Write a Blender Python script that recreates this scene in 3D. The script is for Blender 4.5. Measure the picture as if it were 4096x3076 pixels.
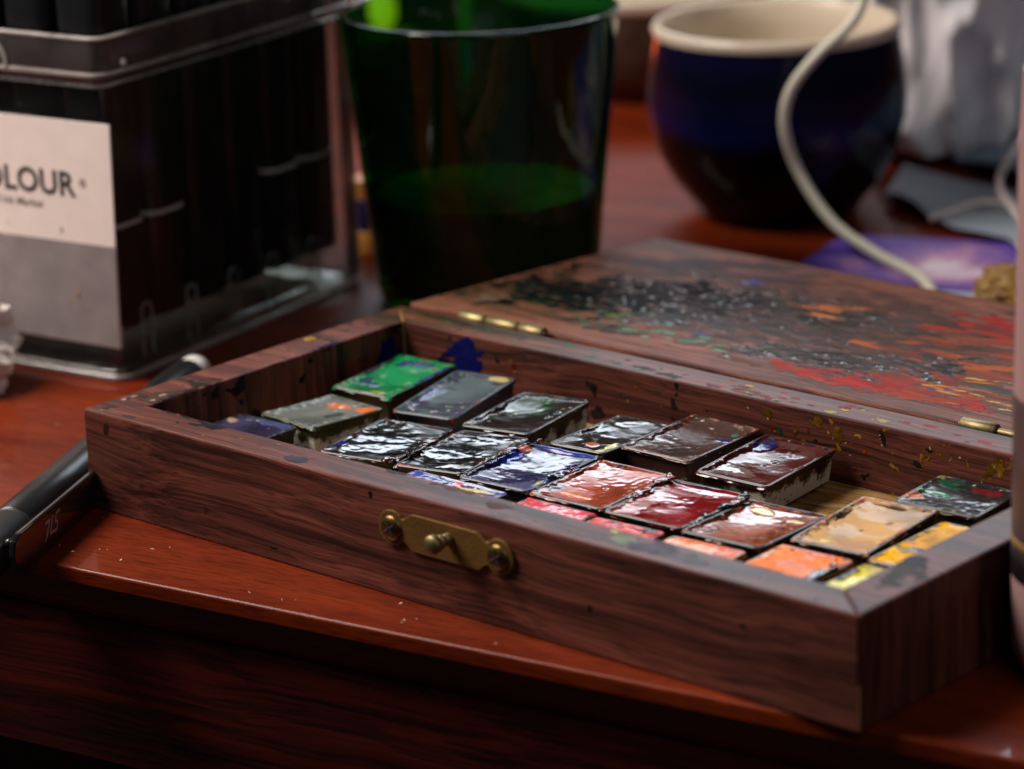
import bpy, bmesh, math, random
import numpy as np
from mathutils import Matrix, Vector

# ------------------------------------------------------------------ clear
for o in list(bpy.data.objects):
    bpy.data.objects.remove(o, do_unlink=True)
SC = bpy.context.scene
COL = SC.collection
random.seed(7)
RNG = np.random.default_rng(11)

# ------------------------------------------------------------------ camera
cam_d = bpy.data.cameras.new('camera')
cam = bpy.data.objects.new('camera', cam_d)
COL.objects.link(cam)
_R = Vector((0.74703216, 0.66392335, -0.03389296))
_U = Vector((-0.17174918, 0.24199843, 0.95495496))
_F = Vector((-0.64221894, 0.70756098, -0.2948089))
_C = Vector((0.53491907, -0.44466772, 0.2380841))
M = Matrix.Identity(4)
for i in range(3):
    M[i][0] = _R[i]; M[i][1] = _U[i]; M[i][2] = -_F[i]; M[i][3] = _C[i]
cam.matrix_world = M
cam_d.sensor_width = 36; cam_d.sensor_fit = 'HORIZONTAL'
cam_d.lens = 112.08
cam_d.clip_start = 0.01; cam_d.clip_end = 20
cam_d.dof.use_dof = True
cam_d.dof.focus_distance = 0.693
cam_d.dof.aperture_fstop = 12.5
cam_d.dof.aperture_blades = 0
SC.camera = cam

# ------------------------------------------------------------------ world and lamps
W_ = bpy.data.worlds.new('World'); SC.world = W_; W_.use_nodes = True
W_.node_tree.nodes['Background'].inputs[0].default_value = (1.0, 0.93, 0.90, 1)
W_.node_tree.nodes['Background'].inputs[1].default_value = 0.018

def area(name, loc, target, sx, sy, power, color, spread=180):
    d = bpy.data.lights.new(name, 'AREA'); d.shape = 'RECTANGLE'; d.size = sx; d.size_y = sy
    d.energy = power; d.color = color; d.spread = math.radians(spread)
    o = bpy.data.objects.new(name, d); COL.objects.link(o)
    o.location = loc
    o.rotation_euler = (Vector(target) - Vector(loc)).to_track_quat('-Z', 'Y').to_euler()
    return o
# daylight window behind the table, above the frame
area('window_light', (-0.92, 1.33, 1.00), (-0.10, 0.35, 0.30), 1.25, 0.46, 16.5, (0.82, 0.90, 1.0))
# desk lamp at the front left, above the frame
area('desk_lamp', (-0.34, -0.20, 0.58), (-0.02, 0.06, 0.0), 0.34, 0.34, 8.6, (1.0, 0.88, 0.80))
# the rest of the room, from the right and above
area('room_light', (1.25, -0.35, 1.15), (0.05, 0.08, 0.0), 1.1, 1.1, 3.2, (0.96, 0.96, 1.0))

SC.view_settings.view_transform = 'Standard'
SC.view_settings.look = 'None'
SC.view_settings.exposure = 0.0
SC.view_settings.gamma = 1.0
SC.cycles.use_denoising = True
SC.cycles.max_bounces = 14
SC.cycles.transmission_bounces = 12
SC.cycles.transparent_max_bounces = 24
SC.cycles.caustics_reflective = False
SC.cycles.caustics_refractive = False
SC.cycles.sample_clamp_indirect = 6.0

# ------------------------------------------------------------------ helpers
def lin(r, g, b):
    f = lambda c: (c/255/12.92) if c/255 <= 0.04045 else ((c/255+0.055)/1.055)**2.4
    return (f(r), f(g), f(b))

def props(o, label=None, cat=None, group=None, kind=None):
    if label: o['label'] = label
    if cat: o['category'] = cat
    if group: o['group'] = group
    if kind: o['kind'] = kind
    return o

def empty(name, loc=(0, 0, 0), rot=None):
    o = bpy.data.objects.new(name, None); COL.objects.link(o)
    o.location = loc; o.empty_display_size = 0.01
    if rot is not None: o.rotation_euler = rot
    return o

def mk(name, verts, faces, mat, parent=None, smooth=True, sharp=True):
    me = bpy.data.meshes.new(name)
    me.from_pydata([tuple(v) for v in verts], [], [tuple(f) for f in faces])
    me.update()
    if smooth:
        me.polygons.foreach_set('use_smooth', [True]*len(me.polygons))
        if sharp: me.set_sharp_from_angle(angle=math.radians(50))
    o = bpy.data.objects.new(name, me); COL.objects.link(o)
    if mat: me.materials.append(mat)
    if parent: o.parent = parent
    return o

def bm_obj(name, bm, mat, parent=None, smooth=False, auto=None):
    bmesh.ops.recalc_face_normals(bm, faces=bm.faces)
    me = bpy.data.meshes.new(name); bm.to_mesh(me); bm.free()
    if smooth: me.polygons.foreach_set('use_smooth', [True]*len(me.polygons))
    o = bpy.data.objects.new(name, me); COL.objects.link(o)
    if mat: me.materials.append(mat)
    if parent: o.parent = parent
    return o

def prism(name, poly, z0, z1, mat, parent=None, bevel=0.0004, seg=2, axis='z'):
    """extruded polygon with bevelled edges; axis z: poly in xy; axis y: poly in xz, extruded y0..y1"""
    bm = bmesh.new()
    if axis == 'z':
        a = [bm.verts.new((x, y, z0)) for x, y in poly]; b = [bm.verts.new((x, y, z1)) for x, y in poly]
    else:
        a = [bm.verts.new((x, z0, y)) for x, y in poly]; b = [bm.verts.new((x, z1, y)) for x, y in poly]
    n = len(poly)
    bm.faces.new(a[::-1]); bm.faces.new(b)
    for i in range(n):
        bm.faces.new((a[i], a[(i+1) % n], b[(i+1) % n], b[i]))
    bmesh.ops.recalc_face_normals(bm, faces=bm.faces)
    if bevel:
        bmesh.ops.bevel(bm, geom=list(bm.edges), offset=bevel, segments=seg, profile=0.5, affect='EDGES')
    return bm_obj(name, bm, mat, parent)

def lathe(name, prof, mat, parent=None, seg=64, loc=None, wob=None):
    vs, fs = [], []
    n = len(prof)
    for i in range(seg):
        a = 2*math.pi*i/seg
        for j, (r, z) in enumerate(prof):
            rr = r if wob is None else r*wob(a, z)
            vs.append((rr*math.cos(a), rr*math.sin(a), z))
    for i in range(seg):
        k = (i+1) % seg
        for j in range(n-1):
            q = (i*n+j, k*n+j, k*n+j+1, i*n+j+1)
            if prof[j][0] == 0 and prof[j+1][0] == 0: continue
            fs.append(q)
    o = mk(name, vs, fs, mat, parent)
    bm = bmesh.new(); bm.from_mesh(o.data)
    bmesh.ops.remove_doubles(bm, verts=bm.verts, dist=1e-7)
    bmesh.ops.recalc_face_normals(bm, faces=bm.faces)
    bm.to_mesh(o.data); bm.free()
    o.data.polygons.foreach_set('use_smooth', [True]*len(o.data.polygons))
    o.data.set_sharp_from_angle(angle=math.radians(60))
    if loc: o.location = loc
    return o

def catmull(pts, n=8):
    P = [np.array(p, float) for p in pts]
    P = [2*P[0]-P[1]] + P + [2*P[-1]-P[-2]]
    out = []
    for i in range(1, len(P)-2):
        for k in range(n):
            t = k/n
            out.append(0.5*((2*P[i]) + (-P[i-1]+P[i+1])*t + (2*P[i-1]-5*P[i]+4*P[i+1]-P[i+2])*t*t
                            + (-P[i-1]+3*P[i]-3*P[i+1]+P[i+2])*t**3))
    out.append(P[-2])
    return out

def tube(name, pts, r, mat, parent=None, seg=12, closed=False, cap=True):
    P = [np.array(p, float) for p in pts]; n = len(P)
    vs, fs = [], []
    T = [(P[(i+1) % n if closed else min(i+1, n-1)] - P[(i-1) % n if closed else max(i-1, 0)]) for i in range(n)]
    T = [t/max(np.linalg.norm(t), 1e-12) for t in T]
    u = np.cross(T[0], (0, 0, 1.0))
    if np.linalg.norm(u) < 1e-3: u = np.cross(T[0], (1.0, 0, 0))
    u /= np.linalg.norm(u)
    for i in range(n):
        u = u - T[i]*(u @ T[i]); u /= np.linalg.norm(u)
        v = np.cross(T[i], u)
        rr = r[i] if hasattr(r, '__len__') else r
        for k in range(seg):
            a = 2*math.pi*k/seg
            vs.append(P[i] + (u*math.cos(a) + v*math.sin(a))*rr)
    m = n if closed else n-1
    for i in range(m):
        for k in range(seg):
            a = i*seg+k; b = i*seg+(k+1) % seg; j = ((i+1) % n)*seg
            fs.append((a, b, j+(k+1) % seg, j+k))
    if cap and not closed:
        fs.append(tuple(range(seg))[::-1]); fs.append(tuple(range((n-1)*seg, n*seg)))
    return mk(name, vs, fs, mat, parent)

def rrect(x0, x1, y0, y1, r, n=6):
    """rounded rectangle outline, list of (x, y, nx, ny), counter-clockwise"""
    out = []
    for cx, cy, a0 in ((x1-r, y0+r, -90), (x1-r, y1-r, 0), (x0+r, y1-r, 90), (x0+r, y0+r, 180)):
        for k in range(n+1):
            a = math.radians(a0 + 90*k/n)
            out.append((cx+r*math.cos(a), cy+r*math.sin(a), math.cos(a), math.sin(a)))
    return out

def ring_sweep(name, path, prof, mat, parent=None, closed_prof=True, cap_first=False, cap_last=False, smooth=True):
    """sweep a profile [(outset, z)] round a closed outline"""
    vs, fs = [], []
    n, m = len(path), len(prof)
    for x, y, nx, ny in path:
        for o_, z in prof: vs.append((x+nx*o_, y+ny*o_, z))
    for i in range(n):
        k = (i+1) % n
        for j in range(m if closed_prof else m-1):
            jj = (j+1) % m
            fs.append((i*m+j, k*m+j, k*m+jj, i*m+jj))
    if cap_first: fs.append(tuple(i*m for i in range(n))[::-1])
    if cap_last: fs.append(tuple(i*m+m-1 for i in range(n)))
    o = mk(name, vs, fs, mat, parent, smooth)
    return o

def fnoise(ny, nx, s, seed, sx=None):
    """smooth random field, unit deviation; s = feature size in cells (rows), sx in columns"""
    sx = s if sx is None else sx
    r = np.random.default_rng(seed)
    a = r.standard_normal((ny, nx))
    fy = np.fft.fftfreq(ny)[:, None]; fx = np.fft.fftfreq(nx)[None, :]
    F = np.exp(-2*(math.pi**2)*((fy*s*0.5)**2 + (fx*sx*0.5)**2))
    b = np.real(np.fft.ifft2(np.fft.fft2(a)*F))
    return (b-b.mean())/(b.std()+1e-9)

def sstep(a, b, x):
    t = np.clip((x-a)/(b-a), 0, 1); return t*t*(3-2*t)

def set_attr(me, col=None, gloss=None):
    if col is not None:
        ca = me.color_attributes.new('Col', 'FLOAT_COLOR', 'POINT')
        ca.data.foreach_set('color', np.ascontiguousarray(col, dtype=np.float32).ravel())
    if gloss is not None:
        ga = me.attributes.new('rough', 'FLOAT', 'POINT')
        ga.data.foreach_set('value', np.ascontiguousarray(gloss, dtype=np.float32).ravel())

# ------------------------------------------------------------------ materials
def newmat(name):
    m = bpy.data.materials.new(name); m.use_nodes = True
    return m, m.node_tree, m.node_tree.nodes['Principled BSDF']

def nd(nt, typ, ins=None, **kw):
    n = nt.nodes.new(typ)
    for k, v in kw.items(): setattr(n, k, v)
    for k, v in (ins or {}).items():
        if isinstance(v, bpy.types.NodeSocket): nt.links.new(v, n.inputs[k])
        else: n.inputs[k].default_value = v
    return n

def ramp(nt, fac, stops):
    r = nt.nodes.new('ShaderNodeValToRGB'); nt.links.new(fac, r.inputs[0])
    e = r.color_ramp.elements
    while len(e) < len(stops): e.new(0.5)
    for q, (p, c) in zip(e, stops):
        q.position = p; q.color = (c[0], c[1], c[2], 1) if hasattr(c, '__len__') else (c, c, c, 1)
    return r.outputs[0]

def mixc(nt, fac, a, b, mode='MIX'):
    n = nt.nodes.new('ShaderNodeMix'); n.data_type = 'RGBA'; n.blend_type = mode
    for k, v in ((0, fac), (6, a), (7, b)):
        if isinstance(v, bpy.types.NodeSocket): nt.links.new(v, n.inputs[k])
        elif k == 0: n.inputs[0].default_value = v
        else: n.inputs[k].default_value = (v[0], v[1], v[2], 1)
    return n.outputs[2]

def simple(name, color, rough=0.5, metal=0.0, spec=0.5, coat=0.0, trans=0.0, var=0.0, bump=0.0, bscale=800):
    m, nt, b = newmat(name)
    b.inputs['Roughness'].default_value = rough; b.inputs['Metallic'].default_value = metal
    b.inputs['Specular IOR Level'].default_value = spec; b.inputs['Coat Weight'].default_value = coat
    b.inputs['Coat Roughness'].default_value = 0.08
    b.inputs['Transmission Weight'].default_value = trans
    tc = nd(nt, 'ShaderNodeTexCoord').outputs['Object']
    no = nd(nt, 'ShaderNodeTexNoise', {'Vector': tc, 'Scale': 120.0, 'Detail': 5.0}).outputs[0]
    c0 = tuple(max(0, c*(1-var)) for c in color); c1 = tuple(c*(1+var) for c in color)
    nt.links.new(ramp(nt, no, [(0.3, c0), (0.7, c1)]), b.inputs['Base Color'])
    if bump:
        n2 = nd(nt, 'ShaderNodeTexNoise', {'Vector': tc, 'Scale': float(bscale), 'Detail': 4.0}).outputs[0]
        bp = nd(nt, 'ShaderNodeBump', {'Strength': bump, 'Distance': 0.0004, 'Height': n2})
        nt.links.new(bp.outputs[0], b.inputs['Normal'])
    return m

def wood(name, along, light, mid, dark, rough=0.45, coat=0.0, fine=1.0, broad=(4.5, 190), spec=0.5, dist=0.35, pores=0.55, lines=0.55, dash=1.0, warp=(14.0, 0.010)):
    m, nt, b = newmat(name)
    tc = nd(nt, 'ShaderNodeTexCoord').outputs['Object']
    wz = nd(nt, 'ShaderNodeTexNoise', {'Vector': nd(nt, 'ShaderNodeMapping', {'Vector': tc, 'Scale': (warp[0], warp[0], warp[0]*2)}).outputs[0], 'Scale': 1.0, 'Detail': 2.0}).outputs['Color']
    wz = nd(nt, 'ShaderNodeVectorMath', {0: wz, 1: (warp[1], warp[1], warp[1])}, operation='MULTIPLY').outputs[0]
    tcw = nd(nt, 'ShaderNodeVectorMath', {0: tc, 1: wz}, operation='ADD').outputs[0]
    def mp(a, c):
        s = [c, c, c]
        for ax in along: s['xyz'.index(ax)] = a
        return nd(nt, 'ShaderNodeMapping', {'Vector': tcw, 'Scale': s}).outputs[0]
    n1 = nd(nt, 'ShaderNodeTexNoise', {'Vector': mp(*broad), 'Scale': 1.0, 'Detail': 7.0, 'Roughness': 0.58, 'Distortion': dist}).outputs[0]
    n2 = nd(nt, 'ShaderNodeTexNoise', {'Vector': mp(40*fine*dash, 2100*fine), 'Scale': 1.0, 'Detail': 4.0, 'Roughness': 0.6}).outputs[0]
    n3 = nd(nt, 'ShaderNodeTexNoise', {'Vector': tc, 'Scale': 22.0, 'Detail': 3.0}).outputs[0]
    c = ramp(nt, n1, [(0.36, dark), (0.47, mid), (0.64, light)])
    p = ramp(nt, n2, [(0.38, 1-pores), (0.50, 1.0), (0.66, 1.0+0.35*pores)])
    c = mixc(nt, 1.0, c, p, 'MULTIPLY')
    n4 = nd(nt, 'ShaderNodeTexNoise', {'Vector': mp(broad[0]*2.2, broad[1]*5.0), 'Scale': 1.0, 'Detail': 4.0, 'Roughness': 0.65, 'Distortion': dist*0.8}).outputs[0]
    c = mixc(nt, 1.0, c, ramp(nt, n4, [(0.40, 1-lines), (0.49, 1.0), (0.62, 1+lines*0.5)]), 'MULTIPLY')
    t = ramp(nt, n3, [(0.3, 0.78), (0.7, 1.15)])
    c = mixc(nt, 1.0, c, t, 'MULTIPLY')
    nt.links.new(c, b.inputs['Base Color'])
    rr = nd(nt, 'ShaderNodeMapRange', {'Value': n3, 'To Min': rough*0.85, 'To Max': rough*1.25}).outputs[0]
    nt.links.new(rr, b.inputs['Roughness'])
    b.inputs['Specular IOR Level'].default_value = spec
    b.inputs['Coat Weight'].default_value = coat; b.inputs['Coat Roughness'].default_value = 0.07
    bp = nd(nt, 'ShaderNodeBump', {'Strength': 0.35, 'Distance': 0.00012, 'Height': n2})
    nt.links.new(bp.outputs[0], b.inputs['Normal'])
    return m

WL, WM, WD = (0.180, 0.052, 0.034), (0.098, 0.0265, 0.0170), (0.026, 0.0070, 0.0048)
M_walx = wood('walnut_long_grain', 'x', WL, WM, WD, 0.46, spec=0.34, pores=0.55, lines=0.42)
M_waly = wood('walnut_cross_grain', 'xz', WL, WM, WD, 0.5, broad=(14, 190), dist=0.25, spec=0.34, pores=0.55, lines=0.42)
M_lid = wood('walnut_lid', 'x', (0.25, 0.092, 0.058), (0.165, 0.056, 0.034), (0.075, 0.026, 0.016), 0.55, broad=(10, 120), spec=0.25)
M_floorw = wood('pale_pine_stained', 'x', (0.42, 0.25, 0.085), (0.30, 0.155, 0.04), (0.10, 0.045, 0.014), 0.5, broad=(20, 240))
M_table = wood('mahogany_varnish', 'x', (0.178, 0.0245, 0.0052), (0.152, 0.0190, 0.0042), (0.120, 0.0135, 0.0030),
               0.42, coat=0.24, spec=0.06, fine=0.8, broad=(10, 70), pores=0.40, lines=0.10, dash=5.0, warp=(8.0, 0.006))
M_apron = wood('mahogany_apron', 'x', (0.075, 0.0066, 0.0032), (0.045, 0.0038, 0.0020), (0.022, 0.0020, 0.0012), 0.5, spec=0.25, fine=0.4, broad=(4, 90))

def paint_mat(name, bump=0.25, bscale=1400.0, spec=0.5):
    m, nt, b = newmat(name)
    at = nd(nt, 'ShaderNodeAttribute', attribute_name='Col')
    rg = nd(nt, 'ShaderNodeAttribute', attribute_name='rough')
    nt.links.new(at.outputs['Color'], b.inputs['Base Color'])
    nt.links.new(rg.outputs['Fac'], b.inputs['Roughness'])
    sp = nd(nt, 'ShaderNodeMapRange', {'Value': rg.outputs['Fac'], 'From Min': 0.12, 'From Max': 0.45, 'To Min': spec, 'To Max': spec*0.2}).outputs[0]
    nt.links.new(sp, b.inputs['Specular IOR Level'])
    tc = nd(nt, 'ShaderNodeTexCoord').outputs['Object']
    n2 = nd(nt, 'ShaderNodeTexNoise', {'Vector': tc, 'Scale': bscale, 'Detail': 3.0, 'Roughness': 0.55}).outputs[0]
    bp = nd(nt, 'ShaderNodeBump', {'Strength': bump, 'Distance': 0.00012, 'Height': n2})
    nt.links.new(bp.outputs[0], b.inputs['Normal'])
    return m
M_paint = paint_mat('wet_watercolour', 0.04)
M_smear = paint_mat('dried_watercolour', 0.10, 1800.0, 0.45)

# pan cup: off-white plastic stained with the pan's own colour (object colour)
def cup_mat():
    m, nt, b = newmat('stained_white_plastic')
    tc = nd(nt, 'ShaderNodeTexCoord').outputs['Object']
    oi = nd(nt, 'ShaderNodeObjectInfo')
    off = nd(nt, 'ShaderNodeVectorMath', {0: tc, 1: oi.outputs['Location']}, operation='ADD').outputs[0]
    n1 = nd(nt, 'ShaderNodeTexNoise', {'Vector': off, 'Scale': 170.0, 'Detail': 6.0, 'Roughness': 0.65}).outputs[0]
    n2 = nd(nt, 'ShaderNodeTexNoise', {'Vector': off, 'Scale': 520.0, 'Detail': 4.0, 'Roughness': 0.6}).outputs[0]
    sep = nd(nt, 'ShaderNodeSeparateXYZ', {0: tc})
    hz = nd(nt, 'ShaderNodeMapRange', {'Value': sep.outputs[2], 'From Min': 0.0015, 'From Max': 0.0072, 'To Min': -0.10, 'To Max': 0.24}).outputs[0]
    s = nd(nt, 'ShaderNodeMath', {0: n1, 1: hz}, operation='ADD').outputs[0]
    am = nd(nt, 'ShaderNodeMapRange', {'Value': oi.outputs['Alpha'], 'To Min': 0.0, 'To Max': 0.26}).outputs[0]
    s = nd(nt, 'ShaderNodeMath', {0: s, 1: am}, operation='ADD').outputs[0]
    mask = ramp(nt, s, [(0.50, 0), (0.60, 1)])
    speck = ramp(nt, n2, [(0.57, 0), (0.64, 1)])
    c = mixc(nt, mask, (0.66, 0.62, 0.53), oi.outputs['Color'])
    c = mixc(nt, speck, c, (0.03, 0.018, 0.014))
    nt.links.new(c, b.inputs['Base Color'])
    b.inputs['Roughness'].default_value = 0.38
    return m
M_cup = cup_mat()

M_brass = simple('aged_brass', (0.27, 0.22, 0.11), 0.5, 1.0, var=0.25, bump=0.25, bscale=900)
M_screw = simple('tarnished_brass_screw', (0.20, 0.13, 0.045), 0.38, 1.0, var=0.3, bump=0.3, bscale=900)
M_brassp = simple('dull_brass_plate', (0.17, 0.085, 0.018), 0.62, 0.5, var=0.2, bump=0.3, bscale=1200)
M_glue = simple('dried_glue', (0.26, 0.14, 0.05), 0.5, var=0.4)
M_black = simple('satin_black_plastic', (0.012, 0.012, 0.014), 0.34, bump=0.15, bscale=1500)
M_gloss = simple('gloss_black_plastic', (0.010, 0.009, 0.010), 0.13, coat=0.3)
M_white = simple('white_plastic', (0.75, 0.75, 0.72), 0.35)
M_marker = simple('black_marker_barrel', (0.009, 0.0095, 0.011), 0.22)
M_mring = simple('grey_marker_ring', (0.75, 0.70, 0.70), 0.4)
M_print = simple('black_print', (0.022, 0.020, 0.020), 0.6)
M_printg = simple('grey_print', (0.20, 0.16, 0.15), 0.6)
M_logo = simple('silver_print', (0.34, 0.29, 0.29), 0.5)
M_label = simple('pinkish_label_paper', (0.84, 0.74, 0.69), 0.6, var=0.04)
M_label2 = simple('lilac_label_paper', (0.25, 0.22, 0.225), 0.55, var=0.15)
M_spot = simple('brown_spot', (0.33, 0.19, 0.09), 0.6)
M_cream = simple('cream_glaze', (0.62, 0.53, 0.41), 0.28, coat=0.2)
M_cable = simple('cream_cable_rubber', (0.62, 0.60, 0.50), 0.5)
M_cable2 = simple('white_cable_rubber', (0.60, 0.52, 0.50), 0.5)
M_pink = simple('pink_bottle_plastic', (0.36, 0.215, 0.21), 0.45, var=0.05)
M_pinkl = simple('mauve_bottle_label', (0.085, 0.047, 0.045), 0.4, var=0.3)
M_band = simple('dark_bottle_band', (0.010, 0.007, 0.008), 0.35)
M_ochre = simple('ochre_paper', (0.26, 0.145, 0.028), 0.5, var=0.2, bump=0.3, bscale=400)
M_tissue = simple('white_tissue', (0.72, 0.66, 0.62), 0.8, var=0.04)
M_yellow = simple('yellow_plastic', (0.95, 0.78, 0.20), 0.4)
M_orange = simple('orange_plastic', (0.70, 0.28, 0.05), 0.4)
M_navy = simple('navy_plastic', (0.015, 0.014, 0.09), 0.35)
M_pale = simple('pale_wood_stick', (0.62, 0.50, 0.20), 0.5)
M_umber = simple('umber_glaze', (0.075, 0.050, 0.034), 0.4, var=0.5)
M_dust = simple('dust', (0.60, 0.52, 0.45), 0.9)
M_slip = simple('pale_blue_paper', (0.42, 0.45, 0.58), 0.6)

def schlick(nt, f0=0.035):
    lw = nd(nt, 'ShaderNodeLayerWeight', {'Blend': 0.5})
    p = nd(nt, 'ShaderNodeMath', {0: lw.outputs['Facing'], 1: 5.0}, operation='POWER').outputs[0]
    return nd(nt, 'ShaderNodeMapRange', {'Value': p, 'To Min': f0, 'To Max': 1.0}).outputs[0]

def plastic_clear(name, tint, milk, milkcol, rough=0.06):
    """thin clear plastic: what lies behind it, a fresnel gloss and a little haze"""
    m = bpy.data.materials.new(name); m.use_nodes = True; nt = m.node_tree
    nt.nodes.remove(nt.nodes['Principled BSDF']); out = nt.nodes['Material Output']
    tr = nd(nt, 'ShaderNodeBsdfTransparent', {'Color': (*tint, 1)})
    gl = nd(nt, 'ShaderNodeBsdfGlossy', {'Color': (1, 1, 1, 1), 'Roughness': rough})
    df = nd(nt, 'ShaderNodeBsdfDiffuse', {'Color': (*milkcol, 1)})
    tc = nd(nt, 'ShaderNodeTexCoord').outputs['Object']
    no = nd(nt, 'ShaderNodeTexNoise', {'Vector': tc, 'Scale': 45.0, 'Detail': 6.0, 'Roughness': 0.7}).outputs[0]
    mk_ = nd(nt, 'ShaderNodeMapRange', {'Value': no, 'From Min': 0.3, 'From Max': 0.75, 'To Min': milk*0.4, 'To Max': milk*1.7}).outputs[0]
    a = nd(nt, 'ShaderNodeMixShader', {0: mk_, 1: tr.outputs[0], 2: df.outputs[0]})
    b = nd(nt, 'ShaderNodeMixShader', {0: schlick(nt), 1: a.outputs[0], 2: gl.outputs[0]})
    nt.links.new(b.outputs[0], out.inputs[0])
    return m
M_clear = plastic_clear('clear_box_plastic', (0.86, 0.87, 0.86), 0.005, (0.45, 0.47, 0.45), 0.10)
M_bead = plastic_clear('clear_moulded_edge', (0.75, 0.76, 0.74), 0.60, (0.42, 0.39, 0.37), 0.2)
M_basep = plastic_clear('clear_base_plastic', (0.84, 0.86, 0.82), 0.06, (0.45, 0.45, 0.40), 0.10)
M_rib = plastic_clear('clear_rib_plastic', (0.80, 0.82, 0.80), 0.42, (0.42, 0.42, 0.42), 0.12)
M_collar = plastic_clear('hazed_collar_plastic', (0.78, 0.77, 0.77), 0.11, (0.42, 0.35, 0.36), 0.12)  # pinkish haze puts the table's reflection into the collar's colour

def green_glass():
    m = bpy.data.materials.new('deep_green_glass'); m.use_nodes = True; nt = m.node_tree
    nt.nodes.remove(nt.nodes['Principled BSDF']); out = nt.nodes['Material Output']
    tc = nd(nt, 'ShaderNodeTexCoord').outputs['Object']
    n2 = nd(nt, 'ShaderNodeTexNoise', {'Vector': tc, 'Scale': 55.0, 'Detail': 5.0, 'Roughness': 0.6}).outputs[0]
    bp = nd(nt, 'ShaderNodeBump', {'Strength': 0.12, 'Distance': 0.001, 'Height': n2})
    tint = ramp(nt, n2, [(0.35, (0.075, 0.37, 0.12)), (0.65, (0.12, 0.47, 0.165))])
    tr = nd(nt, 'ShaderNodeBsdfTransparent', {'Color': tint})
    gl_ = nd(nt, 'ShaderNodeBsdfGlossy', {'Color': (1, 1, 1, 1), 'Roughness': 0.05, 'Normal': bp.outputs[0]})
    df = nd(nt, 'ShaderNodeBsdfDiffuse', {'Color': (0.006, 0.034, 0.014, 1)})
    a_ = nd(nt, 'ShaderNodeMixShader', {0: 0.22, 1: tr.outputs[0], 2: df.outputs[0]})
    b_ = nd(nt, 'ShaderNodeMixShader', {0: schlick(nt, 0.04), 1: a_.outputs[0], 2: gl_.outputs[0]})
    nt.links.new(b_.outputs[0], out.inputs[0])
    return m
M_glass = green_glass()
M_water = simple('murky_paint_water', (0.46, 0.60, 0.40), 0.3, var=0.6)

def cup_glaze():
    m, nt, b = newmat('cobalt_and_black_glaze')
    tc = nd(nt, 'ShaderNodeTexCoord').outputs['Object']
    sep = nd(nt, 'ShaderNodeSeparateXYZ', {0: tc})
    mp = nd(nt, 'ShaderNodeMapping', {'Vector': tc, 'Scale': (70, 70, 14)}).outputs[0]
    no = nd(nt, 'ShaderNodeTexNoise', {'Vector': mp, 'Scale': 1.0, 'Detail': 4.0}).outputs[0]
    off = nd(nt, 'ShaderNodeMapRange', {'Value': no, 'To Min': -0.006, 'To Max': 0.006}).outputs[0]
    z = nd(nt, 'ShaderNodeMath', {0: sep.outputs[2], 1: off}, operation='ADD').outputs[0]
    f = nd(nt, 'ShaderNodeMapRange', {'Value': z, 'From Min': 0.0, 'From Max': 0.06}).outputs[0]
    c = ramp(nt, f, [(0.44, (0.003, 0.0025, 0.003)), (0.53, (0.003, 0.0045, 0.050)), (0.62, (0.003, 0.0038, 0.026)),
                     (0.76, (0.0025, 0.003, 0.011)), (0.92, (0.0035, 0.004, 0.022))])
    nt.links.new(c, b.inputs['Base Color'])
    b.inputs['Roughness'].default_value = 0.16; b.inputs['Specular IOR Level'].default_value = 0.2
    return m
M_glaze = cup_glaze()

def galaxy():
    m, nt, b = newmat('galaxy_print')
    tc = nd(nt, 'ShaderNodeTexCoord').outputs['Object']
    n1 = nd(nt, 'ShaderNodeTexNoise', {'Vector': tc, 'Scale': 44.0, 'Detail': 6.0, 'Roughness': 0.6, 'Distortion': 0.8}).outputs[0]
    d = nd(nt, 'ShaderNodeVectorMath', {0: tc, 1: (0.044, 0.282, 0.0)}, operation='SUBTRACT').outputs[0]
    mp = nd(nt, 'ShaderNodeMapping', {'Vector': d, 'Scale': (1.0, 1.25, 0.0)}).outputs[0]
    ln = nd(nt, 'ShaderNodeVectorMath', {0: mp}, operation='LENGTH').outputs['Value']
    f = nd(nt, 'ShaderNodeMapRange', {'Value': ln, 'From Min': 0.0, 'From Max': 0.042, 'To Min': 0.42, 'To Max': -0.12}).outputs[0]
    s = nd(nt, 'ShaderNodeMath', {0: n1, 1: f}, operation='ADD').outputs[0]
    c = ramp(nt, s, [(0.30, (0.055, 0.036, 0.30)), (0.48, (0.13, 0.070, 0.44)), (0.62, (0.26, 0.15, 0.48)),
                     (0.74, (0.58, 0.30, 0.52)), (0.90, (0.86, 0.78, 0.90))])
    nt.links.new(c, b.inputs['Base Color'])
    b.inputs['Roughness'].default_value = 0.3
    return m
M_galaxy = galaxy()

def cloth(name, c0, c1, rough=0.6, spec=0.3):
    m, nt, b = newmat(name)
    tc = nd(nt, 'ShaderNodeTexCoord').outputs['Object']
    n1 = nd(nt, 'ShaderNodeTexNoise', {'Vector': tc, 'Scale': 14.0, 'Detail': 4.0}).outputs[0]
    nt.links.new(ramp(nt, n1, [(0.35, c0), (0.65, c1)]), b.inputs['Base Color'])
    b.inputs['Roughness'].default_value = rough; b.inputs['Specular IOR Level'].default_value = spec
    return m
M_bag = cloth('grey_plastic_bag', (0.70, 0.68, 0.68), (0.84, 0.83, 0.86), 0.42, 0.4)
M_sheet = cloth('blue_grey_sheet', (0.30, 0.37, 0.44), (0.46, 0.54, 0.62), 0.5)
M_sheet2 = cloth('slate_blue_sheet', (0.10, 0.145, 0.20), (0.16, 0.215, 0.28), 0.6)

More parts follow.
